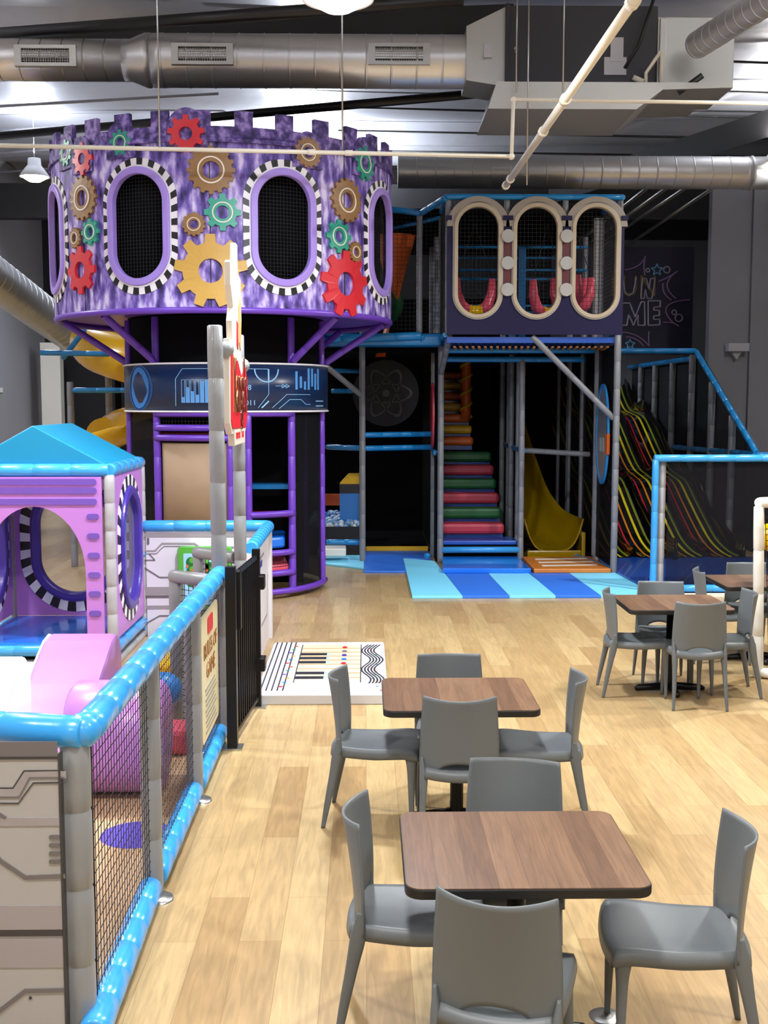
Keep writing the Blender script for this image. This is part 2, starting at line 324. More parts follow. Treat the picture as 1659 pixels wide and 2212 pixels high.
# ducts
def duct(name, p0, p1, r, label, step=.3, vents=(), mat='duct'):
    t = thing(name, label, 'duct', p0); p0 = Vector(p0); p1 = Vector(p1); L = (p1-p0).length; n = int(L/step); pts = []; R = []
    for i in range(n):
        for a, q in ((.0, 1), (.006, 1), (step-.026, 1), (step-.02, 1), (step-.016, 1.018), (step-.004, 1.018)): pts.append(p0.lerp(p1, min(1, (i*step+a)/L))); R.append(r*q)
    pts.append(p1); R.append(r)
    MB(mat).tube(pts, R, 40).build('duct_shell', t)
    return t
DY = 14.0
d = duct('spiral_duct', (1.2, DY, 6.455), (-2.55, DY, 6.455), .305, 'largest spiral air duct across the roof, joined to the black air unit')
MB('duct').tube([(-2.54, DY, 6.455), (-2.6, DY, 6.455), (-2.78, DY, 6.455), (-2.86, DY, 6.455)], [.31, .31, .24, .24], 40).build('reducer', d)
MB('duct').tube([(-2.86, DY, 6.455), (-6, DY, 6.455)], .238, 36).build('duct_shell', d)
for i in range(8): MB('duct_seam').tube([(-3.05-.25*i, DY, 6.455), (-3.065-.25*i, DY, 6.455)], .241, 36, False).build('duct_seam', d)
for cx in (95, 437, 862):
    c = PY(cx, 117, 13.69); rr = .305 if cx > 300 else .24
    y0 = DY-rr-.015
    v = MB('sheet_metal').ring([(-.36, -.12), (.36, -.12), (.36, .12), (-.36, .12)], [(-.28, -.08), (.28, -.08), (.28, .08), (-.28, .08)], XZ(c.x, y0+.06, c.z), 0, .075).build('duct_vent', d)
    g = MB('black_edge').box(c.x-.28, c.x+.28, y0+.02, y0+.03, c.z-.08, c.z+.08); g.mat('sheet_metal')
    for k in range(20): g.box(c.x-.28+.028*k, c.x-.276+.028*k, y0-.0, y0+.015, c.z-.08, c.z+.08)
    for k in range(6): g.box(c.x-.28, c.x+.28, y0-.002, y0+.013, c.z-.08+.027*k, c.z-.077+.027*k)
    g.build('vent_grille', v)
duct('spiral_duct', (-6, 9.3, 6.0), (6.5, 9.3, 6.06), .34, 'spiral air duct cropped by the top edge of the photo')
d = duct('spiral_duct', (.55, 19, 6.16), (6.3, 19, 6.16), .262, 'spiral air duct with blue sheen over the three-window balcony')
MB('duct').tube([(6.3, 19, 6.16), (6.34, 19, 6.16), (6.36, 19, 6.16), (11, 19, 6.16)], [.262, .28, .262, .262], 30).build('duct_shell', d)
MB('sheet_metal').tube([(.55, 19, 6.16), (.53, 19, 6.16)], [.262, .25], 30).build('end_cap', d)
d = duct('spiral_duct', (4.6, 9.6, 6.5), (3.75, 13.2, 6.42), .15, 'narrow spiral duct slanting down to the silver plenum box', .16)
d = duct('spiral_duct', (-5.9, 15.5, 4.75), (-5.75, 22.5, 3.72), .33, 'silver spiral duct running along the left wall toward the back')
# air unit
t = thing('air_unit', 'black boxed air handling unit hung under the roof beside the large duct', 'air conditioner', (2.5, 13.8, 6))
MB('unit_black').box(1.66, 3.4, 13.6, 14.6, 6.06, 6.98).box(1.63, 1.68, 13.58, 14.62, 6.02, 7.0).build('unit_case', t, bev=.01)
MB('sheet_metal').box(3.4, 4.3, 13.6, 14.6, 6.06, 6.86).box(3.42, 3.5, 13.57, 13.6, 6.1, 6.84).build('plenum', t, bev=.01)
MB('sheet_metal').prism([(1.64, 6.08), (1.64, 6.98), (1.18, 6.76), (1.18, 6.15)], lambda u, v, d: (u, 13.65+d, v), 0, .7).build('transition', t)
MB('sheet_metal').prism([(1.4, 5.74), (3.1, 5.74), (3.4, 5.96), (4.05, 5.98), (4.05, 6.04), (1.5, 6.04)], lambda u, v, d: (u, 13.3+d, v), 0, 1.3).build('drip_tray', t)
for b in ((2.85, 3.0, 13.58, 13.6, 6.35, 6.62), (2.78, 3.04, 13.585, 13.6, 6.2, 6.4), (1.38, 1.48, 13.62, 13.65, 6.4, 6.55)): MB('paper').box(*b).build('label_sheet', t)
MB('paper').text('9', .09, XZ(1.75, 13.6, 6.45), 0, .01).build('unit_number', t, label='small printed digit')
MB('pvc').tube([(3.25, 13.5, 5.98), (3.25, 13.5, 6.2), (3.4, 13.45, 6.42), (3.42, 13.45, 6.42), (3.42, 13.45, 5.98)], .022, 8).tube([(3.22, 13.5, 6.1), (3.1, 13.5, 6.15)], .03, 8).build('drain_pipe', t)
MB('black_edge').tube([(3.6, 13.4, 5.95), (3.85, 13.3, 6.12)], .035, 6).tube([(3.0, 13.5, 6.25), (3.15, 13.45, 6.5), (3.3, 13.4, 7.0)], .02, 6).build('cable', t)
# white pipework
zz = 4.95
a = PZ(-60, 313, zz); b = PZ(1105, 338, zz)
t = thing('white_pipe', 'long thin white pipe hung across the front of the purple drum', 'pipe', a)
MB('pvc').tube([a, b], .022, 10).build('pipe', t)
for x in (660, 742): c = a.lerp(b, (x+60)/1165); MB('pvc').tube([c-Vector((.04, 0, 0)), c+Vector((.04, 0, 0))], .03, 10).build('coupling', t)
c = PY(1109, 215, b.y)
t = thing('white_pipe', 'thin white pipe rising then turning right below the air unit', 'pipe', b)
MB('pvc').tube([b, (c.x, b.y, c.z)], .02, 10).tube([(c.x, b.y, c.z), (4.6, b.y+.2, c.z+.02)], .02, 10).build('pipe', t)
MB('pvc').sphere((c.x, b.y, c.z), .03, 8).sphere(b, .035, 8).build('elbow', t)
p0 = PZ(1092, 402, zz-.02); p1 = PZ(1380, -15, zz-.02)
t = thing('white_pipe', 'thick white pipe running diagonally toward the viewer', 'pipe', p0)
MB('pvc').tube([p0, p1], .036, 12).build('pipe', t)
q = MB('pvc')
for f in (.0, .06, .42, .6, .97): c = p0.lerp(p1, f); e = p0.lerp(p1, f+.012); MB('pvc').tube([c, e], .048, 12).build('coupling', t)
for x, y0, y1, Y in ((345, 0, 318, 11.75), (740, 60, 332, 11.95)):
    c = PY(x, y1, Y); rod('hanger_rod', c, (c.x, c.y, 7.5), .009, 'steel', {345: 'thin steel rod holding the white pipe left of the red gear', 740: 'thin steel rod holding the white pipe below the top lamp'}[x], 'rod', None, 6)
for x, Y in ((1115, 13.2), (1138, 13.0), (1216, 12.6)):
    c = PY(x, 400 if x == 1138 else 200, Y); rod('hanger_rod', c, (c.x, c.y, 7.5), .009, 'steel', 'thin steel rod hanging in front of the black air unit', 'rod', 'rods by the air unit', 6)
# ================================================================= ROUND TOWER
CX, CY, RD, RB = -1.79, 14.8, 2.12, 1.245
T = thing('round_tower', 'round purple play tower with gears and oval windows on a narrow black base', 'play tower', (CX, CY, 0))
ZB, ZT = 3.43, 5.24
def onD(th, z, off=0): return CYL(CX, CY, RD+off, th, z)
seam0 = 2.5
for k in range(8):
    th = -19.75+44.5*k if k < 3 else (-64.25 if k == 3 else 69.25+58.0*(k-3))
    if k == 2: th = 69.25
    if k >= 4: th = 69.25+45.2*(k-3)
    hw = RD*radians(22.4); c = 4.335-ZB; fn = onD(th, ZB)
    ho = stadium(.37, .63, 96, 0, c)
    MB('fur').ring(rect_around(ho, -hw, hw, 0, ZT-ZB, 0, c), ho, fn, -.03, 0, 6).build('drum_panel', T)
    if k < 4:
        fr = MB('lilac'); fr.ring(stadium(.385, .645, 96, 0, c), stadium(.305, .565, 96, 0, c), fn, -.03, .05)
        fo = fr.build('window_frame', T, label='lilac oval window frame', bev=.012)
        MB('checker_black').ring(stadium(.465, .74, 104, 0, c), stadium(.385, .66, 104, 0, c), fn, 0, .012, 1, lambda i: 'checker_white' if (i//2) % 2 else 'checker_black').build('checker_border', fo)
        MB('checker_white').ring(stadium(.398, .665, 96, 0, c), stadium(.382, .645, 96, 0, c), fn, 0, .02).build('border_line', fo)
        n = MB('net_far'); f2 = CYL(CX, CY, RD-.06, th, ZB)
        for i in range(18): u = -.34+.04*i; n.tube([f2(u, c-.62, 0), f2(u, c+.62, 0)], .0025, 4, False, False)
        for i in range(32): v = c-.62+.04*i; n.tube([f2(-.36, v, 0), f2(0, v, 0), f2(.36, v, 0)], .0025, 4, False, False)
        n.build('window_net', T)
MB('black_fabric').lathe([(0, ZB+.03), (1.98, ZB+.03), (1.98, ZT-.02), (0, ZT-.02)], (CX, CY, 0), 48).build('dark_core', T, label='black core standing in for the dark drum interior')  # black core puts the shade inside the drum into colour
s_ = MB('black_edge')
for th in (2.5, 46.8, -42): s_.box(-.006, .006, 0, ZT-ZB, 0, .004, None) if 0 else s_.prism([(-.005, 0), (.005, 0), (.005, ZT-ZB), (-.005, ZT-ZB)], onD(th, ZB), 0, .005)
s_.build('panel_seam', T)
bt = MB('fur_dark')
prof = [(RD-.04, 5.22), (RD+.035, 5.22), (RD+.035, 5.26), (RD+.015, 5.28), (RD+.015, 5.39), (RD-.04, 5.39), (RD-.04, 5.22)]
bt.lathe(prof, (CX, CY, 0), 96, smooth=False)
for k in range(29):
    th = .3+360/29*k; fn = onD(th, 5.38); bt.prism([(-.1, 0), (.1, 0), (.1, .175), (-.1, .175)], fn, -.04, .015)
bt.build('battlement', T, label='dark violet battlement ring')
pl = [(-4, 5.3, .17, 'gear_red', 8, .3), (-25, 5.26, .12, 'gear_teal', 8, 0), (-50.5, 5.26, .13, 'gear_teal', 8, 0), (-41.5, 5.17, .0, None, 0, 0), (32.5, 5.19, .14, 'gear_brown', 14, 0), (56.5, 5.21, .17, 'gear_teal', 9, 0)]
for th, z, r, m, tt, h in pl:
    rr = max(r, .14)+.04
    MB('fur_dark').prism([(rr*1.05*cos(a*pi/12), rr*.9+rr*1.15*sin(a*pi/12)-.15) for a in range(13)]+[(-rr*1.05, -.18), (rr*1.05, -.18)], onD(th, z-.0), -.02, .03).build('gear_plaque', T)
G = [(-50.5, 5.26, .15, 'gear_teal', 9), (-41, 5.14, .18, 'gear_red', 8), (-25, 5.25, .14, 'gear_teal', 9), (-4, 5.3, .2, 'gear_red', 9), (3, 4.92, .26, 'gear_brown', 16), (32.5, 5.18, .17, 'gear_brown', 15),
     (56.5, 5.19, .2, 'gear_teal', 9), (47.5, 4.72, .25, 'gear_brown', 16), (6.2, 4.47, .2, 'gear_teal', 8), (-2.2, 4.34, .13, 'gear_brown', 14), (2.5, 3.84, .40, 'gear_gold', 9), (-41.5, 4.71, .25, 'gear_brown', 16),
     (-38, 4.32, .15, 'gear_teal', 8), (-46, 4.28, .12, 'gear_brown', 14), (-43.5, 3.91, .27, 'gear_red', 8), (44, 4.3, .19, 'gear_teal', 8), (51.5, 4.15, .12, 'gear_brown', 14), (47, 3.77, .38, 'gear_red', 9)]
for th, z, r, m, n in G:
    fn = onD(th, z); P = gear_pts(n, r, .24 if n < 10 else .13, .3); hole = .33 if m == 'gear_gold' else .36
    Hh = [(hole*r*cos(atan2(y, x)), hole*r*sin(atan2(y, x))) for x, y in P]
    g = MB(m).ring(P, Hh, fn, 0, .035 if abs(th+4) > .1 else .06)
    nm = {'gear_red': 'red gear', 'gear_teal': 'teal green gear', 'gear_brown': 'brown gear with fine teeth', 'gear_gold': 'large golden gear'}[m]
    go = g.build('gear', T, label=nm)
    if m in ('gear_brown', 'gear_teal'): MB('white_line').ring(circ(r*.56, 40), circ(r*.50, 40), fn, .03, .042).build('gear_ring', go)
# underside, ring tube, braces
u = MB('pad_purple')
u.tube([(CX+(RD-.02)*cos(2*pi*k/64), CY+(RD-.02)*sin(2*pi*k/64), ZB-.01) for k in range(65)], .04, 8)
u.build('rim_tube', T)
MB('pad_purple').lathe([(RB, ZB+.02), (RD, ZB+.02)], (CX, CY, 0), 64).build('drum_floor', T)
b_ = []
for th in (-37, 46, -80, 88, 180, 135, -135, 5):
    f1 = CYL(CX, CY, RB-.02, th); f2 = CYL(CX, CY, RD-.1, th)
    if th != 5: MB('pad_purple').pad(f1(0, 2.88, 0), f2(0, ZB-.03, 0), .045).build('brace', T)
    MB('pad_purple').pad(f1(0, .06, 0), f1(0, ZB, 0), .047, .42).build('post', T) if th in (-37, 46) else None
for th in (18, 8, -75, 80, 130, 180, 230):
    f1 = CYL(CX, CY, RB, th); MB('pad_purple').pad(f1(0, .06, 0), f1(0, 2.3 if th in (8, 18) else ZB, 0), .042, .42).build('post', T)
def arcpts(R, a, b, z, n=14): return [CYL(CX, CY, R, a+(b-a)*i/n)(0, z, 0) for i in range(n+1)]
rl = [(-37, 46, 2.27), (-37, 8, 1.98), (-37, 8, 2.1), (18, 46, .57), (18, 46, .38-.06), (-80, 88, .09), (18, 46, 1.05)]
for a, b, z in rl: MB('pad_purple').tube(arcpts(RB+.01, a, b, z), .04, 10).build('rail', T)
MB('black_fabric').lathe([(RB-.03, 2.85), (RB-.03, ZB)], (CX, CY, 0), 48).build('neck_mesh', T, label='black mesh neck')
for a, b in ((-170, -37), (46, 190)):
    MB('mesh_fabric').grid(lambda u, v: CYL(CX, CY, RB-.01, a+(b-a)*u)(0, .05+2.3*v, 0), 24, 2).build('side_mesh', T)
MB('black_fabric').box(CX-.95, CX+.95, CY+.3, CY+.34, 0, 3.4).build('inner_wall', T)
MB('tan_board').grid(lambda u, v: CYL(CX, CY, RB-.02, -33+40*u)(0, .75+1.17*v, 0), 16, 1, True).build('climb_panel', T, label='tan translucent panel', solid=.01)
n = MB('net'); f2 = CYL(CX, CY, RB-.03, 0)
for i in range(22): a = radians(-36+44*i/21)*RB; n.tube([f2(a, 1.98, 0), f2(a, 2.27, 0)], .003, 4, False, False)
for i in range(8): n.tube(arcpts(RB-.03, -36, 8, 1.98+.04*i), .003, 4, False, False)
for i in range(16): a = radians(18+28*i/15)*RB; n.tube([f2(a, .40, 0), f2(a, .58, 0)], .003, 4, False, False)
for i in range(5): n.tube(arcpts(RB-.03, 18, 46, .40+.045*i), .003, 4, False, False)
n.build('window_net', T)
MB('step_red').box(CX-.95, CX+.1, CY-.3, CY+.2, 1.93, 2.02).build('inner_deck', T, label='red inner deck')
for a0, a1, z0, z1, m in ((17, 44, .33, .42, 'pink_red'), (17, 42, .62, .76, 'vinyl_blue')):
    o_ = [(RB*.98, a0), (RB*.98, a1)]; poly = [(RB*.97*sin(radians(a)), -RB*.97*cos(radians(a))) for a in range(a0, a1+1, 3)]+[(.75, -.2), (.2, -.2)]
    MB(m).prism(poly, FL(CX, CY, 0), z0, z1).build('step_pad', T, label='red step pad' if m == 'pink_red' else 'blue step pad', bev=.03)
MB('step_red').box(CX+.2, CX+.9, CY-.4, CY-.1, .95, 1.0).build('inner_deck', T)
MB('pad_deep_blue').box(CX+.2, CX+.9, CY-.3, CY, 1.3, 1.36).build('inner_deck', T)
# display band
fb = CYL(CX, CY, 1.3, 0, 0)
B = MB('hud_navy').lathe([(1.245, 2.3), (1.3, 2.3), (1.3, 2.86), (1.245, 2.86)], (CX, CY, 0), 96).build('display_band', T, label='navy printed band with charts')
MB('checker_white').tube(arcpts(1.3, -178, 178, 2.865, 80), .012, 6).tube(arcpts(1.3, -178, 178, 2.295, 80), .012, 6).build('band_trim', T)
R13 = 1.3
def H_(th): return radians(th)*R13
g = MB('hud_blue')
g.prism([(H_(-48)+.2*cos(a), 2.58+.25*sin(a)) for a in [2*pi*i/32 for i in range(32)]], fb, 0, .004)
g.mat('hud_mid').ring([(H_(-48)+.27*cos(2*pi*i/40), 2.58+.275*sin(2*pi*i/40)) for i in range(40)], [(H_(-48)+.235*cos(2*pi*i/40), 2.58+.255*sin(2*pi*i/40)) for i in range(40)], fb, 0, .004)
g.mat('hud_bar')
for i, h in enumerate((.25, .68, .5, .35, .95, 1.0)):
    x = H_(-17.5+2.6*i); g.prism([(x, 2.40), (x+.042, 2.40), (x+.042, 2.40+.27*h), (x, 2.40+.27*h)], fb, 0, .005)
for i, (z0, z1) in enumerate(((2.56, 2.78), (2.58, 2.72), (2.56, 2.66), (2.56, 2.82), (2.6, 2.82), (2.56, 2.76), (2.56, 2.82))):
    x = H_(46+3.3*i); g.prism([(x, z0), (x+.035, z0), (x+.035, z1), (x, z1)], fb, 0, .005)
g.mat('hud_line')
def ln(pts, w=.006):
    for (a, z), (b, y) in zip(pts, pts[1:]):
        n = 8
        for i in range(n):
            p = (a+(b-a)*i/n, z+(y-z)*i/n); q = (a+(b-a)*(i+1)/n, z+(y-z)*(i+1)/n); dx, dz = q[0]-p[0], q[1]-p[1]; L = math.hypot(dx, dz); nx, nz = -dz/L*w/2, dx/L*w/2
            g.prism([(p[0]-nx, p[1]-nz), (q[0]-nx, q[1]-nz), (q[0]+nx, q[1]+nz), (p[0]+nx, p[1]+nz)], fb, 0, .005)
ln([(H_(-21), 2.36), (H_(-21), 2.68), (H_(-17), 2.8), (H_(-2), 2.8)], .006)
for i in range(6): x = H_(-17.5+2.6*i); ln([(x, 2.4), (x, 2.67), (x+.042, 2.67), (x+.042, 2.4)], .004)
ln([(H_(12), 2.7), (H_(15), 2.8), (H_(29), 2.8), (H_(29), 2.5), (H_(23), 2.34)]); ln([(H_(29), 2.8), (H_(29), 2.66)], .018); ln([(H_(29), 2.42), (H_(25), 2.34)], .016)
g.ring([(H_(28)+.16*cos(pi+pi*i/15), 2.8+.16*sin(pi+pi*i/15)) for i in range(16)]+[(H_(28)+.15*cos(pi+pi*i/15), 2.8+.15*sin(pi+pi*i/15)) for i in range(15, -1, -1)], [(H_(28)+.145*cos(pi+pi*i/15), 2.8+.145*sin(pi+pi*i/15)) for i in range(16)]+[(H_(28)+.149*cos(pi+pi*i/15), 2.8+.149*sin(pi+pi*i/15)) for i in range(15, -1, -1)], fb, 0, .005)
ln([(H_(31), 2.34), (H_(40), 2.5), (H_(58), 2.5)]); ln([(H_(35), 2.33), (H_(42), 2.44), (H_(50), 2.44), (H_(54), 2.38), (H_(58), 2.38)]); ln([(H_(33), 2.6), (H_(42), 2.6)], .005); ln([(H_(64), 2.42), (H_(74), 2.42)], .012); ln([(H_(64), 2.36), (H_(74), 2.36)], .012)
for a, z in ((37, 2.6), (39.5, 2.6)): ln([(H_(a), z-.025), (H_(a)+.05, z), (H_(a), z+.025), (H_(a), z-.025)], .005)
g.text('08', .09, fb, 0, .006, H_(17.5), 2.55); g.text('1', .09, fb, 0, .006, H_(17), 2.46); g.text('011', .09, fb, 0, .006, H_(19), 2.37); g.text('00', .07, fb, 0, .006, H_(3), 2.55)
g.build('display_print', B, label='pale blue chart and digit print')
# ================================================================= YELLOW TUBE SLIDE (left, behind the tower)
t = thing('tube_slide', 'yellow spiral tube slide behind the purple tower', 'slide', (-3.5, 17.5, 0))
def helix(cx, cy, r, a0, a1, z0, z1, n=24): return [(cx+r*cos(radians(a0+(a1-a0)*i/n)), cy+r*sin(radians(a0+(a1-a0)*i/n)), z0+(z1-z0)*i/n) for i in range(n+1)]
MB('yellow').tube(helix(-3.1, 18.2, 1.2, 170, 330, 3.45, 2.6, 30), .34, 24).build('slide_tube', t)
MB('yellow').tube(helix(-2.8, 18.3, 1.2, 330, 190, 2.4, 1.95, 24)+[(-4.0, 17.4, 1.9)], .27, 20).build('slide_tube', t)
MB('yellow').lathe([(0, -.16), (.3, -.13), (.5, .02), (.56, .12), (.52, .13), (.44, .02), (.0, -.05)], (-3.5, 16.4, 1.94), 28, fn=lambda x, y, z: (x, y, z+(x+3.5)*.25)).build('slide_exit', t)
MB('black_edge').tube([(-3.6, 17.0, 2.75), (-3.3, 16.92, 2.62)], .03, 6).build('seam_band', t)
q = thing('slide_frame', 'blue and grey padded frame carrying the yellow tube slide', 'play frame', (-4, 16.8, 0))
for a, b in (((-4.7, 16.6, 3.12), (-3.7, 16.6, 3.1)), ((-4.45, 16.9, 3.05), (-4.05, 16.6, 3.45)), ((-4.25, 16.6, 2.58), (-3.2, 16.6, 2.58)), ((-3.8, 16.6, 1.68), (-2.9, 16.6, 1.68))): MB('pad_deep_blue').pad(a, b, .04).build('rail', q)
for x, y, z in ((-4.28, 16.6, 2.7), (-3.95, 17.6, 3.0)): MB('pad_far_grey').pad((x, y, 0), (x, y, z), .05).build('post', q)
MB('black_fabric').box(-4.1, 3.6, 22.2, 22.25, 0, 4.4).build('black_sheet', label='black sheet standing in for the dark depth of the play structure', cat='curtain')  # black sheet stands in for the unlit depth behind the bays
MB('black_fabric').box(-4.05, -3.95, 18.5, 20.2, 0, 3.0).build('black_sheet', label='black netting wall behind the yellow tube slide', cat='curtain')
# ================================================================= CENTRAL PLAY STRUCTURE
FY, BX = 16.95, 15.7
XP = [-.05, 1.12, 2.33, 3.47]
P_ = thing('play_structure', 'tall multi-level padded play frame with blue decks right of the tower', 'play structure', (1.7, FY, 0))
def post(x, y, z0, z1, m='pad_far_grey', r=.047, par=None): return MB(m).pad((x, y, z0), (x, y, z1), r, .36).build('post', par or P_)
def rail(a, b, m='pad_deep_blue', r=.042, par=None): return MB(m).pad(a, b, r, .36).build('rail', par or P_)
post(XP[0], FY, 0, 3.3); post(XP[1], FY, 0, 5.1); post(XP[2], FY, 0, 3.05); post(XP[3], BX, 0, 3.33); post(XP[3], FY, 0, 5.1)
for x in XP: post(x, FY+1.22, 0, 5.0); post(x, FY+2.44, 0, 5.0)
post(1.05, FY+.6, 0, 3.2); post(2.36, FY+.62, 0, 3.1, r=.04); post(2.36, FY+1.8, 0, 3.1, r=.04)
rail((XP[1], FY, 2.83), (1.16, BX+.05, 3.31), 'pad_far_grey'); rail((2.29, BX+.03, 3.31), (3.44, BX+.03, 2.18), 'pad_far_grey'); rail((XP[0], FY, 2.5), (-.6, FY-.4, 2.95), 'pad_far_grey')
post(.78, FY-.35, 3.4, 5.1)
# decks
MB('pad_deep_blue').box(-.75, 1.1, FY-.4, FY+1.2, 3.22, 3.4).build('deck', P_, label='blue padded upper deck', bev=.05)
MB('black_fabric').box(-.7, 3.5, FY+.05, FY+5, 3.16, 3.22).build('deck', P_, label='black sheet added under the deck to darken the bays')  # solid black sheet added so the bays below stay dark
MB('black_fabric').box(-1, 3.6, FY, FY+5, 5.2, 5.23).build('shade_cover', P_, label='black cover added on top to keep the structure dark')  # added cover that blocks lamp light from above
for a, b, c in (((.78, FY-.4, 3.33), (1.12, BX+1.2, 3.37), .06), ((-.75, FY-.42, 3.3), (.8, FY-.42, 3.36), .06), ((.35, FY-.3, 5.17), (.8, FY-.4, 5.1), .045), ((.8, FY-.4, 5.1), (1.1, BX, 5.17), .045), ((.35, FY+.8, 5.05), (1.1, FY, 5.1), .03)): rail(a, b, 'pad_deep_blue', c)
for a, b in (((XP[1], FY, 3.04), (3.25, FY, 3.04)), ((XP[1], FY-.5, 3.15), (3.3, FY-.5, 3.15)), ((XP[0], FY+.02, 1.92), (XP[1], FY+.6, 1.92)), ((XP[0], FY+.02, 1.72), (XP[1], FY+.6, 1.72)), ((-.6, FY+.6, 1.72), (XP[0], FY+.1, 1.72)), ((-.6, FY+3, 2.6), (XP[0], FY+3, 2.6)), ((-.6, FY+3, 2.95), (XP[0], FY+3, 2.95)),
             ((1.05, FY+.1, 1.65), (1.05, FY+1.2, 1.7)), ((2.36, FY, 1.68), (2.36, FY+2.2, 1.7)), ((3.45, BX+.1, .06), (3.0, FY+1.3, .06)), ((.95, FY+.05, .1), (.9, FY-.0, .1)), ((-.6, FY+.1, .3), (XP[0], FY+.1, .3))): rail(a, b)
rail((2.4, FY+.3, 1.68), (3.4, FY+.2, 1.62), 'pad_far_grey')
n = MB('net_far').net((.4, FY-.38, 3.4), (.72, 0, 0), (0, 0, 1.7), .06, .003); n.net((1.1, FY, 3.4), (0, -1.2, 0), (0, 0, 1.7), .06, .003); n.build('safety_net', P_)
# hatched strap under deck
n = MB('tan_fabric')
for k in range(26): x = 1.2+.085*k; n.box(x, x+.035, BX+.1, FY+.0, 3.16, 3.18, lambda x, y, z: (x+(y-BX)*.12, y, z))
n.build('deck_lacing', P_, label='tan laced floor under the balcony')
# solid black sheets added to keep the inner bays dark
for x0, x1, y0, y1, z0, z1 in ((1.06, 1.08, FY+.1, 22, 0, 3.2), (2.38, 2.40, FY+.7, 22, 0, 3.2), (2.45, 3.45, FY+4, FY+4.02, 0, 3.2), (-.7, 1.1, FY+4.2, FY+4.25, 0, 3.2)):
    MB('black_fabric').box(x0, x1, y0, y1, z0, z1).build('partition', P_, label='black sheet added to darken the inner bays')
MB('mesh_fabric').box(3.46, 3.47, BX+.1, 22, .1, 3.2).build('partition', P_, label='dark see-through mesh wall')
for k in range(5): MB('pad_far_grey').pad((3.44, FY+.0+1.1*k, .1), (3.44, FY+1.1*k, 3.2), .035).build('post', P_)
# atom disc
g = MB('atom').prism(circ(.52, 40), XZ(.32, FY+1.0, 2.55), 0, .02); g.mat('black_edge')
for a in (0, 60, 120):
    e = [(.4*cos(t)*cos(radians(a))-.15*sin(t)*sin(radians(a)), .4*cos(t)*sin(radians(a))+.15*sin(t)*cos(radians(a))) for t in [2*pi*i/36 for i in range(36)]]
    g.ring([(x*1.05, y*1.05) for x, y in e], [(x*.93, y*.93) for x, y in e], XZ(.32, FY+1.0, 2.55), .02, .03)
g.prism(circ(.06, 16), XZ(.32, FY+1.0, 2.55), .02, .035)
g.build('emblem_panel', P_, label='dark round panel with an atom emblem')
# ellipse side sign left of stairs, oval sign right
MB('step_red').prism([(.33*cos(t), .5*sin(t)) for t in [2*pi*i/32 for i in range(32)]], YZm(1.03, FY+.35, 2.2), 0, .03).build('oval_sign', P_, label='red-rimmed oval panel')
g = MB('pad_blue').ring([(.42*cos(t), .72*sin(t)) for t in [2*pi*i/40 for i in range(40)]], [(.36*cos(t), .66*sin(t)) for t in [2*pi*i/40 for i in range(40)]], YZm(3.42, 16.3, 1.95), 0, .03)
g.mat('pad_far_grey').prism([(.36*cos(t), .66*sin(t)) for t in [pi*i/20 for i in range(21)]], YZm(3.42, 16.3, 1.95), .005, .02)
g.mat('cream_grey').prism([(.36*cos(t), .66*sin(t)) for t in [pi+pi*i/20 for i in range(21)]], YZm(3.42, 16.3, 1.95), .005, .02)
g.mat('disc_white').prism(rrect(-.13, .0, -.25, -.05, .03), YZm(3.42, 16.3, 1.95), .02, .03).prism(rrect(.04, .17, -.25, -.05, .03), YZm(3.42, 16.3, 1.95), .02, .03)
g.mat('orange').prism(rrect(-.44, -.34, -.28, .02, .02), YZm(3.42, 16.3, 1.95), .0, .04).build('oval_sign', P_, label='oval panel with blue and grey rim')
# stairs
stt = thing('padded_stairs', 'padded stairs in red, green, orange and yellow between grey posts', 'stairs', (1.6, FY, 0))
MB('vinyl_dark_blue').box(1.16, 2.29, FY+.03, FY+.55, .26, .33).build('landing', stt, label='blue landing', bev=.02)
MB('pad_blue').tube([(1.14, FY, .19), (2.31, FY, .19)], .05, 12).build('nosing', stt)
MB('black_fabric').box(1.16, 2.29, FY+.05, FY+.1, 0, .26).build('riser', stt)
cols = ['step_red', 'step_green']*3+['step_green']
cols = ['step_red', 'step_green', 'step_red', 'step_green', 'step_red', 'step_green']
for k in range(6):
    y = 17.44+.375*k; z = .37+.205*k
    MB(cols[k]).box(1.14, 2.15, y, y+.36, z, z+.17).build('step', stt, label={'step_red': 'red step', 'step_green': 'green step'}[cols[k]], bev=.05)
    MB('vinyl_dark_blue').box(1.14, 2.13, y+.1, y+.38, z-.1, z+.0).build('riser', stt)
cols = ['orange', 'step_yellow']*4
for k in range(7):
    y = 19.75+.3*k; z = 1.66+.195*k
    MB(cols[k]).box(1.2, 1.88, y, y+.3, z, z+.15).build('step', stt, label={'orange': 'orange step', 'step_yellow': 'yellow step'}[cols[k]], bev=.05)
    MB('vinyl_dark_blue').box(1.2, 1.86, y+.1, y+.3, z-.08, z+.01).build('riser', stt)
MB('orange').tube([(1.78+.0*i, 20.2, 2.15+.12*i) for i in range(10)], .09, 10).build('handrail_pad', stt, label='orange padded post')
g = MB('step_yellow').tube([(1.78+.092*cos(i*.5), 20.2+.092*sin(i*.5), 2.15+.02*i) for i in range(54)], .028, 6); g.build('stripe', stt)
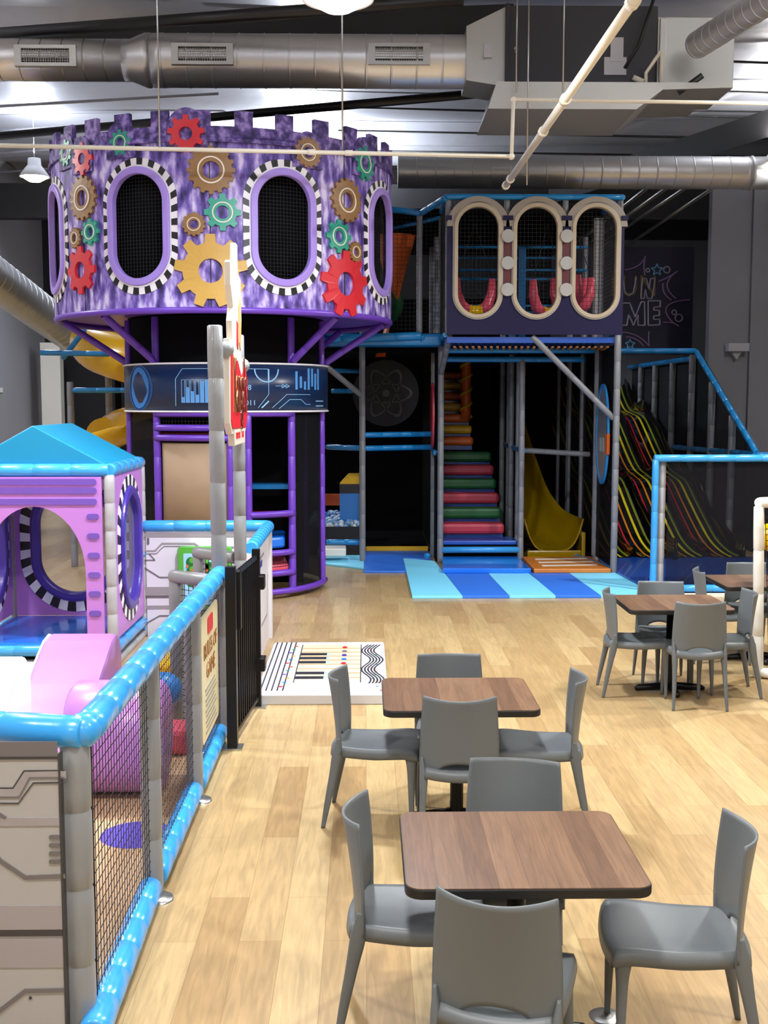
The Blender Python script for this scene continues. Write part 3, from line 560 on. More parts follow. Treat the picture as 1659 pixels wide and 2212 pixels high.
# yellow wave slide
t = thing('yellow_slide', 'dark yellow glossy plastic slide beside the padded stairs', 'slide', (2.8, 17.6, 0))
pf = [(22, 3.0), (21.2, 2.6), (20.4, 2.1), (19.6, 1.35), (19.0, .88), (18.5, .52), (18.0, .26), (17.5, .16), (17.15, .14)]
rt = [(2.52, 0), (2.6, 0), (2.72, 0), (2.84, 0), (2.92, 0), (3.0, 0), (3.14, 0), (3.28, 0), (3.32, 0)]
def ip(pf, s):
    s *= len(pf)-1; i = min(int(s), len(pf)-2); f = s-i
    g = lambda k: pf[max(0, min(len(pf)-1, k))]
    return tuple(.5*(2*g(i)[j]+(g(i+1)[j]-g(i-1)[j])*f+(2*g(i-1)[j]-5*g(i)[j]+4*g(i+1)[j]-g(i+2)[j])*f*f+(3*g(i)[j]-g(i-1)[j]-3*g(i+1)[j]+g(i+2)[j])*f**3) for j in (0, 1))
def ys(u, v):
    y, z = ip(pf, v); c = 2*u-1; xr = ip(rt, v)[0]; return (2.42+(xr-2.42)*u, y, z+(.34+.16*v)*abs(c)**4)
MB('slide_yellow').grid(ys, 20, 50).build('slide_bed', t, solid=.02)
MB('slide_yellow').box(3.27, 3.33, 17.0, 17.5, 0, .45).box(2.46, 3.3, 17.1, 17.14, .0, .16).build('slide_lip', t, bev=.02)
# floor mats
for i, (x0, x1, m) in enumerate(((.57, 1.19, 'vinyl_sky'), (1.19, 1.77, 'vinyl_royal'), (1.77, 2.34, 'vinyl_sky'), (2.34, 2.9, 'vinyl_royal'))):
    MB(m).prism([(x0, 13.78), (x1, 13.78), (x1-.06, 15.7), (x0-.08, 15.7)] if i else [(x0, 13.78), (x1, 13.78), (1.1, 15.7), (1.03, 16.9), (x0, 17.2)], FL(0, 0, 0), 0, .035).build('floor_mat', label=['light blue floor mat furthest left of the front strip', 'royal blue floor mat in front of the blue step pad', 'light blue floor mat below the blue step pad corner', 'royal blue floor mat in front of the orange striped mat'][i], cat='mat', bev=.006)
MB('vinyl_sky').prism([(2.9, 13.78), (3.6, 13.78), (3.49, 15.66), (2.84, 15.66)], FL(0, 0, 0), 0, .035).build('floor_mat', label='light blue floor mat at the right end of the front strip', cat='mat', bev=.006)
MB('vinyl_royal').prism([(-.03, 15.9), (.57, 15.9), (.57, 18.2), (-.03, 18.2)], FL(0, 0, 0), 0, .03).build('floor_mat', label='shaded dark blue mat at the dim passage entrance', cat='mat', bev=.006)
MB('vinyl_sky').prism([(-.62, 16.7), (-.03, 16.2), (-.03, 17.6), (-.62, 17.6)], FL(0, 0, 0), 0, .03).build('floor_mat', label='light blue mat between the tower and the first grey post', cat='mat', bev=.006)
MB('vinyl_royal').prism([(.57, 17.2), (1.0, 17.2), (1.0, 19), (.57, 19)], FL(0, 0, 0), 0, .03).build('floor_mat', label='blue mat deep inside the dim passage', cat='mat', bev=.006)
MB('vinyl_blue').prism([(1.07, 15.62), (2.3, 15.6), (2.28, 16.85), (1.14, 16.85)], FL(0, 0, .036), 0, .07).build('step_pad', label='thick bright blue pad at the foot of the padded stairs', cat='mat', bev=.012)
t = thing('striped_mat', 'orange mat with pale stripes at the foot of the yellow slide', 'mat', (2.9, 16.2, 0))
MB('orange_mat').prism([(2.34, 15.62), (3.42, 15.62), (3.4, 16.9), (2.36, 16.9)], FL(0, 0, .036), 0, .06).build('mat', t, bev=.012)
g = MB('pad_white')
for k in range(3): g.prism([(2.5, 15.85+.33*k), (3.3, 15.95+.33*k), (3.3, 16.05+.33*k), (2.5, 15.98+.33*k)], FL(0, 0, .097), 0, .002)
g.build('stripes', t)
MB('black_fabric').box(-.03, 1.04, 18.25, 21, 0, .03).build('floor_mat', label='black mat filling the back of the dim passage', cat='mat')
MB('step_yellow').box(-.0, 1.0, 18.1, 18.14, 0, .1).build('mat_edge', label='yellow edge strip on the floor of the dim passage', cat='strip')
# ball pit
t = thing('ball_pit', 'ball pit of blue and white balls behind the tower', 'ball pit', (-.3, 18.5, 0))
MB('wall_dark').box(-.9, -.08, 17.8, 17.86, 0, .45).build('pit_wall', t); MB('orange').box(-.9, -.08, 19.9, 19.95, .6, .8).build('pit_rim', t)
g = MB('ball_blue')
for k in range(420):
    g.mat(random.choice(['ball_blue', 'ball_white', 'hud_blue'])); g.sphere((random.uniform(-.9, -.08), random.uniform(17.9, 19.8), .42+random.uniform(0, .08)), .045, 5)
b_o = g.build('pit_balls', label='loose blue and white balls filling the ball pit', cat='balls', kind='stuff')
t = thing('ball_fountain', 'blue box with yellow net top standing in the ball pit', 'toy box', (-.3, 18.4, .4))
MB('hud_blue').box(-.42, -.1, 18.2, 18.6, .42, .95).build('box_body', t); MB('unit_black').box(-.42, -.1, 18.19, 18.6, .95, 1.1).build('box_band', t); MB('step_yellow').prism([(-.42, 1.1), (-.1, 1.1), (-.1, 1.25), (-.28, 1.25)], XZ(0, 18.6), 0, .4).build('box_top', t)
MB('pad_white').box(-.72, -.3, 16.9, 17.3, .1, .22).build('foam_step', label='small white step beside the tower and the ball pit', cat='step', bev=.02)
# twisted net funnel
g = MB('orange').lathe([(.32, .55), (.05, -.45)], (.45, FY+.8, 4.4), 14).mat('step_yellow').lathe([(.33, .57), (.2, .1)], (.45, FY+.8, 4.4), 14, 0, 1.6).mat('orange').lathe([(.04, 0), (.3, -.85)], (.45, FY+.8, 3.95), 12, 3, 4.2)
g.build('net_funnel', label='orange and yellow hourglass net in the upper walkway', cat='net')
MB('step_green').sphere((.25, FY+1.0, 3.95), .35, 12).build('foam_ball', label='large green ball in the upper walkway', cat='ball')
# ================================================================= BALCONY BOX
Bx = thing('balcony', 'dark purple balcony box with three tall oval windows', 'play balcony', (2.3, BX, 3.3))
z0, z1 = 3.33, 4.88
fn = XZ(0, BX, 0); WX = [1.529, 2.33, 3.133]; hz = (3.549+5.089)/2
edges = [1.11, 1.93, 2.73, 3.52]
g = MB('box_purple')
for i, cx in enumerate(WX):
    sdm = stadium(.30, .745, 96, cx, hz)
    # panel below the cap line only
    ro = rect_around(sdm, edges[i], edges[i+1], z0, 5.16, cx, hz)
    cl = lambda p: (p[0], min(p[1], z1)); 
    g.ring([cl(p) for p in ro], [cl(p) for p in sdm], fn, 0, .05, 1)
g.build('front_panel', Bx)
for i, cx in enumerate(WX):
    fr = MB('cream').ring(stadium(.33, .775, 96, cx, hz), stadium(.272, .717, 96, cx, hz), fn, -.02, .09)
    fr = fr.build('window_frame', Bx, label='cream oval window frame', bev=.012)
    MB('disc_white').ring(stadium(.343, .788, 96, cx, hz), stadium(.33, .775, 96, cx, hz), fn, 0, .07).build('frame_trim', fr)
    arc = [(cx+.425*cos(pi*k/24), 4.78+.40*sin(pi*k/24)) for k in range(25)]; arc2 = [(cx+.345*cos(pi*k/24), 4.78+.32*sin(pi*k/24)) for k in range(25)]
    g = MB('cream_grey')
    for k in range(24): g.prism([arc[k], arc[k+1], arc2[k+1], arc2[k]], fn, -.01, .07)
    g.build('window_arch', Bx)
for x0, x1 in ((1.86, 2.0), (2.66, 2.80), (1.09, 1.17), (3.47, 3.56)):
    MB('box_purple').box(x0, x1, BX-.09, BX, 4.86, 4.92).build('panel_cap', Bx)
for cx in (1.93, 2.73):
    MB('maroon').box(cx-.05, cx+.05, BX-.06, BX-.045, 3.93, 4.62).build('maroon_strip', Bx)
    for z in (4.646, 4.286, 3.931): MB('disc_white').prism(circ(.088, 28, cx, z), fn, .05, .115).build('round_disc', Bx)
for a, b in (((1.1, BX, 5.18), (3.5, BX, 5.18)), ((3.5, BX, 5.18), (3.5, FY, 5.18)), ((1.1, BX, 5.18), (1.12, FY, 5.18)), ((1.1, BX+.05, 3.33), (1.12, FY, 3.33)), ((3.5, BX+.05, 3.33), (3.47, FY, 3.33))): MB('pad_deep_blue').pad(a, b, .04).build('rail', Bx)
for x in (1.13, 1.93, 2.73, 3.48): MB('pad_far_grey').pad((x, BX+.05, 3.33), (x, BX+.05, 5.17), .04).build('post', Bx)
MB('disc_white').pad((3.4, FY, 3.3), (3.4, FY, 5.1), .045).build('post', Bx)
MB('vinyl_dark_blue').box(1.12, 3.48, BX+.02, FY, 3.22, 3.3).build('balcony_floor', Bx)
n = MB('net_far').net((1.14, BX+.06, 3.35), (2.34, 0, 0), (0, 0, 1.8), .055, .0028).net((3.48, BX, 3.35), (0, 1.25, 0), (0, 0, 1.8), .055, .003); n.build('safety_net', Bx)
for y in (FY+.9, FY+2.2):
    for z in (3.9, 4.45, 4.8): MB('pad_deep_blue').tube([(1.2, y, z), (3.45, y, z)], .022, 6).build('rail', Bx)
for x in (2.2, 2.34): MB('pad_deep_blue').box(x, x+.11, FY+.6, FY+.7, 3.3, 4.75).build('blue_column', Bx)
def swing(x, y, z, rz, label):
    t = thing('foam_swing', label, 'swing', (x, y, z), 'pink and yellow foam swings')
    def tr(p): c, s = cos(rz), sin(rz); return (x+p[0]*c-p[1]*s, y+p[0]*s+p[1]*c, z+p[2])
    pts = [(-.27, 0, .42), (-.26, 0, .2), (-.2, 0, .04), (-.1, 0, -.03), (0, 0, -.05), (.1, 0, -.03), (.2, 0, .04), (.26, 0, .2), (.27, 0, .42)]
    MB('pink_red').tube([tr(p) for p in pts[:4]], [.05, .07, .085, .085], 8).build('swing_arm', t); MB('pink_red').tube([tr(p) for p in pts[5:]], [.085, .085, .07, .05], 8).build('swing_arm', t)
    MB('yellow').tube([tr(p) for p in pts[3:6]], .09, 8).build('swing_seat', t)
    MB('black_edge').tube([tr((-.27, 0, .42)), tr((0, 0, 1.2))], .006, 4).tube([tr((.27, 0, .42)), tr((0, 0, 1.2))], .006, 4).build('rope', t)
swing(1.56, BX+.75, 3.75, .25, 'pink and yellow foam swing seen through the left balcony window'); swing(2.6, BX+.75, 3.72, .6, 'pink and yellow foam swing seen low in the middle balcony window'); swing(3.0, BX+.95, 3.78, -.2, 'pink and yellow foam swing seen through the right balcony window'); swing(3.3, FY+.6, 3.9, 1.2, 'red foam swing at the right side of the right balcony window')
# ================================================================= RACING SLIDES
t = thing('racing_slide', 'wide glossy black wave slide with coloured lane stripes', 'slide', (4.6, 17, 0))
pf2 = [(25.2, 2.75), (24.9, 2.52), (24.3, 2.25), (23.6, 2.17), (23.0, 2.08), (22.3, 1.75), (21.6, 1.4), (21.0, 1.17), (20.4, 1.08), (19.9, 1.0), (19.3, .72), (18.7, .44), (18.1, .2), (17.5, .09), (17.0, .07)]
for k in range(4):
    x0 = 3.51+.56*k
    def lane(u, v, x0=x0):
        y, z = ip(pf2, v); c = 2*u-1; return (x0+.56*u, y, z+.13*abs(c)**6)
    def mf(u, v):
        o = u*.56-.36
        for c, m in ((0, 's_yellow'), (-.125, 's_orange'), (-.245, 's_red'), (.105, 's_olive')):
            if abs(o-c) < .019: return m
        return 'slide_black'
    MB('slide_black').grid(lane, 56, 130, True, mf).build('slide_lane', t)
for x in (3.51, 5.75): MB('slide_black').grid(lambda u, v: (x, ip(pf2, v)[0], ip(pf2, v)[1]-.12+u*(.3+.12*sin(v*20)**2)), 1, 90).build('side_wall', t, solid=.04)
MB('slide_black').grid(lambda u, v: (4.63, ip(pf2, .68+.32*v)[0]-.3*v, ip(pf2, .68+.32*v)[1]+u*(.12+.2*v)), 1, 30).build('lane_divider', t, solid=.04)
MB('slide_black').box(3.52, 5.75, 25.2, 25.3, 0, 2.7).build('slide_back', t)
# landing mat and mesh enclosure
MB('vinyl_dark_blue').prism([(3.6, 14.0), (7.5, 14.0), (7.5, 17.1), (3.52, 17.1), (3.5, 15.6)], FL(0, 0, 0), .0, .06).build('landing_mat', label='large shiny blue landing mat under the racing slides', cat='mat', bev=.01)
E_ = thing('mesh_enclosure', 'blue and grey framed black mesh enclosure around the racing slides', 'play fence', (5, 14.1, 0))
MB('pad_blue').pad((3.62, 14.1, .05), (3.62, 14.1, 1.7), .042).build('post', E_, label='blue post'); MB('pad_light_grey').pad((3.73, 14.2, .05), (3.73, 14.2, 1.66), .05, .3).build('post', E_, label='pale grey post')
MB('pad_blue').pad((3.6, 14.1, 1.71), (8.0, 14.1, 1.71), .047).build('rail', E_); MB('pad_blue').pad((3.66, 13.95, .09), (8, 13.95, .09), .05).build('rail', E_)
MB('pad_white').box(3.7, 8, 13.86, 13.9, .0, .04).build('base_strip', E_)
MB('mesh_light').box(3.78, 8, 14.11, 14.115, .1, 1.68).build('mesh_panel', E_)
SX = 5.83
for a, b in (((4.3, 20.1, 3.31), (SX, 20.1, 3.31)), ((SX, 20.1, 3.3), (SX, 16.85, 1.66)), ((SX, 21.4, 1.56), (SX, 16.85, 1.63)), ((SX, 16.85, 1.62), (8.5, 16.7, 1.55)), ((SX, 25.2, 3.18), (SX, 20.4, 3.18))): MB('pad_deep_blue').pad(a, b, .05).build('rail', E_)
for y, h in ((24.1, 3.15), (22.9, 3.15), (21.6, 3.15), (20.3, 3.25), (19.1, 2.75), (18.0, 2.2)): MB('pad_far_grey').pad((SX, y, .2), (SX, y, h), .06).build('post', E_)
MB('pad_far_grey').pad((6.3, 16.6, .05), (6.3, 16.6, 1.62), .05).build('post', E_); MB('pad_far_grey').pad((6.0, 15.6, .3), (6.0, 15.6, 1.62), .05).build('post', E_)
MB('mesh_grey').prism([(25.2, .2), (25.2, 3.15), (20.1, 3.3), (16.85, 1.62), (14.2, 1.65), (14.2, .1)], lambda u, v, d: (SX+.07+d, u, v), 0, .01).build('mesh_panel', E_)
# ================================================================= WALL MURAL
t = thing('wall_mural', 'dark navy mural board with party lettering and stars high on the far wall', 'mural', (6, 24, 3.5))
MB('mural_navy').box(3.9, 6.87, 24, 24.08, 3.4, 5.64).build('board', t)
mf_ = XZ(0, 24, 0)
def mt(x, y): p = PY(x, y, 24); return (p.x, p.z)
g = MB('mural_gold').text('FUN', .62, mf_, 0, .02, mt(1368, 640)[0], mt(1368, 640)[1], sx=.82); g.mat('mural_white')
g.build('lettering', t)
g = MB('mural_white')
def outline(pts, w=.035, m='mural_white', close=False):
    g.mat(m); P = [Vector((x, 24-.015, z)) for x, z in pts]
    if close: P.append(P[0])
    for a, b in zip(P, P[1:]): g.tube([a, b], w/2, 5, True, False)
outline([mt(*p) for p in ((1345, 655), (1360, 655), (1372, 685), (1385, 652), (1392, 652), (1393, 703), (1378, 703), (1378, 680), (1368, 703), (1358, 680), (1354, 703), (1345, 703))])
outline([mt(*p) for p in ((1400, 650), (1426, 650), (1426, 663), (1412, 664), (1412, 670), (1424, 671), (1424, 682), (1412, 683), (1412, 690), (1425, 690), (1425, 702), (1400, 703))], close=True)
outline([mt(*p) for p in ((1345, 600), (1350, 632), (1358, 638), (1368, 632), (1374, 600))], .03); outline([mt(*p) for p in ((1384, 645), (1388, 602), (1396, 602), (1402, 625), (1405, 602), (1415, 602), (1408, 645), (1398, 645), (1394, 625), (1391, 645))], .03, close=True)
def curve(a, b, c, n=10): return [tuple((1-t)**2*a[j]+2*t*(1-t)*b[j]+t*t*c[j] for j in (0, 1)) for t in [i/n for i in range(n+1)]]
for P3 in (((1350, 583), (1385, 580), (1394, 553)), ((1394, 553), (1388, 575), (1393, 595)), ((1422, 608), (1445, 600), (1463, 586)), ((1463, 586), (1420, 615), (1460, 645)), ((1432, 612), (1428, 635), (1450, 648)), ((1490, 648), (1440, 650), (1438, 670)), ((1438, 670), (1440, 690), (1466, 705)), ((1466, 705), (1455, 695), (1432, 697)), ((1345, 718), (1380, 720), (1402, 748)), ((1352, 728), (1375, 728), (1390, 748)), ((1402, 748), (1400, 730), (1402, 716))):
    outline([mt(*q) for q in curve(*P3)], .03, 'mural_pink')
def star(cx, cy, r): return [mt(cx+(r if k % 2 == 0 else r*.45)*sin(pi*k/5), cy-(r if k % 2 == 0 else r*.45)*cos(pi*k/5)) for k in range(10)]
outline(star(1419, 583, 13), .028, 'mural_cyan', True); outline(star(1361, 744, 11), .028, 'mural_cyan', True)
for cx, cy, r in ((1440, 583, 7), (1399, 584, 4), (1456, 675, 5), (1466, 687, 8)): outline([mt(cx+r*cos(a*pi/6), cy+r*sin(a*pi/6)) for a in range(12)], .03, 'mural_white', True)
g.build('line_art', t)
# ================================================================= SPORTS GOAL (right edge)
t = thing('sports_goal', 'white padded goal frame with black net at the right edge', 'goal', (3.45, 9.6, 0))
for a, b in (((3.44, 9.72, 0), (3.36, 9.6, 1.52)), ((3.36, 9.6, 1.55), (4.6, 9.6, 1.55)), ((3.46, 9.7, .05), (4.6, 8.8, .05)), ((3.36, 9.6, 1.55), (3.9, 10.4, 1.5))): MB('pad_white').pad(a, b, .045).build('frame_tube', t)
MB('net').net((3.5, 9.62, .08), (1.1, 0, 0), (-.08, 0, 1.44), .05, .004).build('goal_net', t)
MB('yellow').sphere((3.72, 10.3, 1.17), .13, 12).build('play_ball', label='yellow ball behind the net at the right edge', cat='ball')
# ================================================================= PIANO MAT
t = thing('piano_mat', 'thick white floor piano mat with printed keys and wavy music lines', 'mat', (-.36, 9.8, 0))
X0, X1, Y0, Y1 = -.89, .175, 8.87, 10.86
MB('mat_white').prism(rrect(X0, X1, Y0, Y1, .04), FL(0, 0, 0), 0, .085).build('mat_base', t, bev=.01)
k0, k1, ky0, ky1 = -.60, -.05, 9.25, 10.72
pr = MB('key_ivory'); fl = FL(0, 0, .0855); pr.box(k0, k1, ky0, ky1, .085, .0875)
pr.mat('tan_fabric')
for k in range(1, 9): y = ky0+(ky1-ky0)*k/9; pr.box(k0, k1, y-.009, y+.009, .0875, .0885)
pr.mat('ink'); pr.box(k0-.008, k0, ky0, ky1, .0875, .089); pr.box(k1, k1+.008, ky0, ky1, .0875, .089)
for k in (1, 2, 4.5, 5.5, 6.5):
    y = ky0+(ky1-ky0)*(k if k < 3 else k-.0)/9; pr.mat('ink').box(k0+.0, k0+.24, y-.045, y+.045, .088, .0895); pr.mat('sky_print').box(k0+.24, k0+.27, y-.04, y+.04, .088, .0895)
pr.mat('ink')
for k in range(5): x = X0+.03+.045*k; pr.box(x, x+.011, Y0+.12, Y1-.02, .085, .0875)
for k in range(5):
    pts = [(.0+.028*k+.04*sin(i/30*4*pi+.6), Y0+.35+i/30*1.5) for i in range(31)]
    for (x, y), (x2, y2) in zip(pts, pts[1:]): pr.add([(x-.007, y, .088), (x+.007, y, .088), (x2+.007, y2, .088), (x2-.007, y2, .088)], [(0, 1, 2, 3)])
cc = ['gear_red', 'hud_blue', 'yellow', 'violet', 'gear_teal', 'orange']
for k in range(12): pr.mat(cc[k % 6]).prism(circ(.018, 10, -.70+.02*(k % 3), Y0+.25+.14*k), FL(0, 0, .085), 0, .003)
for k in range(6): pr.mat(['s_red', 'panel_dark', 'violet_dark', 'hud_blue', 'gear_red', 'green'][k]).prism([(x*.8-.2, y*1.5+ky1-.12-.165*k) for x, y in circ(.03, 14)], FL(0, 0, .0875), 0, .002)
for k in range(14): pr.mat(cc[k % 6]).prism(circ(.012, 8, .02+.12*random.random(), Y0+.12+.13*k), FL(0, 0, .085), 0, .0025)
pr.build('mat_print', t, label='printed piano keys and music lines')
# ================================================================= PADDED FENCE ALONG THE TODDLER AREA
FX = -1.04; rz_ = 1.19
F = thing('padded_fence', 'long padded net fence with blue rails beside the wooden walkway', 'fence', (FX, 4, 0))
py = [4.12, 5.35, 6.72, 7.95]
for i, y in enumerate(py):
    if i == 3: continue
    o = MB('pad_grey').pad((FX-(0 if i else .04), y, 0), (FX-(0 if i else .04), y, rz_), .056 if i == 0 else .05, .3, 16).build('post', F)
    if i: MB('steel').lathe([(0, .012), (.07, .012), (.075, 0)], (FX+.03, y-.03, 0), 20).build('floor_plate', F)
MB('pad_blue').pad((FX, 4.15, rz_), (FX, 8.02, rz_), .062, .28, 18).build('rail', F)
g = MB('pad_blue'); g.sphere((FX-.01, 4.13, rz_), .067, 12); g.build('corner_pad', F)
MB('pad_blue').pad((FX, 4.1, rz_), (-2.6, 4.42, rz_), .062, .3, 18).build('rail', F)
for a, b in ((4.0, 5.28), (5.42, 6.66), (6.78, 7.9)): MB('pad_blue').pad((FX+(.03 if a == 4.0 else 0), a, .075), (FX, b, .075), .06, .22, 16).build('rail', F)
n = MB('net')
for a, b in ((4.18, 5.32), (5.38, 6.69), (6.75, 7.92)): n.net((FX-.0, a, .1), (0, b-a, 0), (0, 0, rz_-.13), .05, .0019)
n.build('fence_net', F)
MB('net').tube([(FX+.0, 4.19, .1), (FX, 4.19, rz_-.05)], .006, 6).build('net_rope', F)
# rules board
t = thing('rules_board', 'cream rules board tied to the fence netting', 'sign', (FX+.02, 7.3, .65))
RY0, RY1, RZ0, RZ1 = 6.86, 7.62, .28, 1.08
MB('rules_cream').prism(rrect(RY0, RY1, RZ0, RZ1, .05), YZ(FX+.02, 0, 0), 0, .012).build('board', t)
fr = YZ(FX+.02, 0, 0); ct = (RY0+RY1)/2
g = MB('rules_text').text('RULES OF', .14, fr, .012, .016, ct, .80).text('GAME', .15, fr, .012, .016, ct, .66); g.mat('gear_red').prism(rrect(ct-.12, ct+.12, .93, 1.04, .03), fr, .012, .016); g.mat('rules_grey')
for k in range(9): g.box(FX+.032, FX+.035, ct-.25+.03*(k % 2), ct+.25-.04*(k % 3), .32+.034*k, .335+.034*k)
g.build('print', t)
# front white panel
W_ = thing('panel_wall', 'pale grey wall panel with circuit print at the lower left corner', 'play panel', (-1.8, 4.1, 0))
PYY = 4.02
def wp(x, y): p = PY(x, y, PYY); return (p.x, p.z)
MB('panel_face').box(-2.9, -1.115, PYY, PYY+.03, -.0, 1.135).build('board', W_, bev=.004)
MB('panel_black').box(-1.115, -1.108, PYY-.005, PYY+.035, 0, 1.135).build('edge_strip', W_)
g = MB('panel_dark'); ff = XZ(0, PYY, 0)
SD = [0]
def strip(pts, w, m):
    g.mat(m)
    for (a, z), (b, y) in zip(pts, pts[1:]):
        dx, dz = b-a, y-z; L = math.hypot(dx, dz); nx, nz = -dz/L*w/2, dx/L*w/2; ex, ez = dx/L*w*.22, dz/L*w*.22; SD[0] += .00012; dd = SD[0]
        g.prism([(a-nx-ex, z-nz-ez), (b-nx+ex, y-nz+ez), (b+nx+ex, y+nz+ez), (a+nx-ex, z+nz-ez)], ff, 0, .002+dd)
def band(y0, y1, m, d=.003): g.mat(m); a = wp(0, y0)[1]; b = wp(0, y1)[1]; g.box(-2.9, -1.116, PYY-d, PYY, b, a)
band(1602, 1634, 'panel_dark'); band(1634, 1640, 'panel_black', .004); band(1956, 2008, 'panel_mid'); band(2008, 2022, 'panel_black', .004); band(2028, 2090, 'panel_mid')
band(1766, 1784, 'panel_mid')
strip([wp(*p) for p in ((-40, 1712), (35, 1712), (58, 1675), (139, 1673))], .028, 'panel_mid'); strip([wp(*p) for p in ((-40, 1702), (28, 1702), (52, 1665), (139, 1664))], .004, 'panel_black'); strip([wp(*p) for p in ((-40, 1722), (42, 1722), (64, 1680), (139, 1679))], .006, 'panel_dark')
strip([wp(*p) for p in ((-40, 1735), (40, 1735), (72, 1691), (139, 1690))], .004, 'panel_black')
strip([wp(*p) for p in ((-20, 1830), (0, 1858), (55, 1895), (139, 1892))], .016, 'panel_dark'); strip([wp(*p) for p in ((-10, 2190), (55, 2140), (139, 2138))], .016, 'panel_dark'); strip([wp(*p) for p in ((-30, 1740), (12, 1766))], .012, 'panel_dark')
for k in range(4): a = wp(106, 1808+17.5*k); b = wp(150, 1808+17.5*k); g.mat('panel_dark').prism(rrect(a[0], -1.116, a[1]-.0085, a[1]+.0085, .008), ff, 0, .004)
c = wp(66, 2155); g.mat('panel_black').prism(circ(.006, 12, c[0], c[1]), ff, 0, .003)
g.build('circuit_print', W_)
# ================================================================= GATE POSTS + LOGO SIGN
t = thing('tall_post', 'tall grey padded post left of the hanging logo sign', 'post', (FX, 8.04, 0)); g = MB('pad_grey').pad((FX, 8.04, 0), (FX-.015, 8.04, 2.94), .055, .36, 16); g.build('post_pad', t)
t = thing('tall_post', 'grey padded post standing behind the hanging logo sign', 'post', (FX, 9.32, 0)); g = MB('pad_grey').pad((FX, 9.34, 0), (FX, 9.34, 2.95), .052, .36, 16); g.build('post_pad', t)
MB('pad_grey').sphere((FX+.04, 8.2, 2.78), .06, 8).build('bracket_pad', t); MB('pad_grey').sphere((FX+.04, 9.3, 2.7), .06, 8).build('bracket_pad', t)
LS = thing('logo_sign', 'red and white cut-out logo sign hung between the tall grey posts', 'sign', (-1, 8.75, 2.4))
sf = YZ(-1.02, 0, 0)
def plate(poly, m, d0, d1, nm, **k): return MB(m).prism(poly, sf, d0, d1).build(nm, LS, bev=.006, **k)
plate([(8.2, 2.25), (8.3, 2.17), (9.25, 2.17), (9.36, 2.25), (9.38, 2.6), (9.3, 2.72), (9.05, 2.74), (8.95, 2.78), (8.6, 2.8), (8.45, 2.86), (8.22, 2.86)], 'sign_white', 0, .045, 'backing')
plate([(8.24, 2.27), (8.33, 2.21), (9.22, 2.2), (9.33, 2.27), (9.35, 2.58), (9.27, 2.69), (9.1, 2.66), (8.95, 2.6), (8.7, 2.72), (8.5, 2.7), (8.28, 2.82)], 'sign_red', .045, .052, 'red_face')
plate([(8.45, 2.08), (9.15, 2.08), (9.18, 2.2), (8.42, 2.2)], 'sign_white', 0, .05, 'tagline_plate')
for dx, m, d in ((0, 'sign_gold', .056), (.012, 'sign_brown', .06)):
    MB(m).text("Kanga's", .60 if m == 'sign_gold' else .585, sf, .05, d, 8.80, 2.33, sx=.50).build('lettering', LS, label='brown lettering edged in gold' if m == 'sign_brown' else 'gold letter outline')
MB('sign_red').text('INDOOR', .07, sf, .05, .053, 8.66, 2.13).text('PLAY', .07, sf, .05, .053, 8.98, 2.13).build('lettering', LS, label='small red tagline letters')
plate([(8.45, 2.7), (8.42, 3.0), (8.5, 3.1), (8.36, 3.25), (8.36, 3.42), (8.44, 3.44), (8.52, 3.28), (8.6, 3.42), (8.7, 3.4), (8.72, 3.6), (8.82, 3.6), (8.84, 3.3), (8.92, 3.38), (9.02, 3.36), (9.06, 3.05), (9.0, 2.85), (9.02, 2.7)], 'sign_white', -.002, .043, 'top_plate', label='white cut-out plate on top')
plate([(8.84, 2.86), (8.84, 3.15), (8.88, 3.22), (8.95, 3.2), (8.97, 2.95), (8.92, 2.8)], 'sign_gold', .043, .05, 'top_face', label='plain gold patch')
plate([(8.68, 2.84), (8.70, 3.02), (8.76, 3.0), (8.76, 2.8)], 'sign_red', .043, .05, 'top_face', label='plain red patch')
# black gate
Gt = thing('metal_gate', 'black metal bar gate beside the padded fence', 'gate', (-.92, 7.7, 0))
GA = Vector((-.93, 7.74, 0)); GB = Vector((-.86, 8.82, 0))
MB('black_metal').box(GA.x-.035, GA.x+.035, 7.70, 7.77, 0, 1.28).build('gate_post', Gt); MB('black_metal').box(GB.x-.03, GB.x+.03, 8.79, 8.85, 0, 1.26).build('gate_post', Gt)
for c in (GA, GB): MB('steel').box(c.x-.07, c.x+.07, c.y-.07, c.y+.07, 0, .012).build('base_plate', Gt)
for k in range(11): p = GA.lerp(GB, (k+.9)/12.4); MB('black_metal').box(p.x-.009, p.x+.009, p.y-.009, p.y+.009, .08, 1.22).build('gate_bar', Gt)
for z in (.08, 1.2): MB('black_metal').tube([GA+Vector((0, .04, z)), GB+Vector((0, -.04, z))], .02, 4, True, False).build('gate_rail', Gt)
for z in (1.0, .35): MB('black_metal').box(GB.x+.02, GB.x+.07, 8.74, 8.86, z-.05, z+.06).build('hinge', Gt, bev=.01)
MB('black_metal').box(GA.x+.01, GA.x+.06, 7.8, 7.88, .82, 1.24).build('latch', Gt, bev=.01)
# small entry rails
for (x, y, xb, yb, lab) in ((-1.41, 8.36, FX-.05, 8.1, 'low grey padded rail joined to the near tall post'), (-1.435, 9.7, FX-.05, 9.36, 'low grey padded rail joined to the far tall post')):
    t = thing('entry_rail', lab, 'fence', (x, y, 0))
    MB('pad_grey').pad((x, y, 0), (x, y, 1.1), .055, .36, 14).build('post', t); MB('pad_grey').pad((x-.03, y, 1.12), (xb, yb, 1.12), .05, .4, 14).build('rail', t)
    MB('net').net((x, y, .05), (xb-x, yb-y, 0), (0, 0, 1.02), .045, .003).build('fence_net', t)
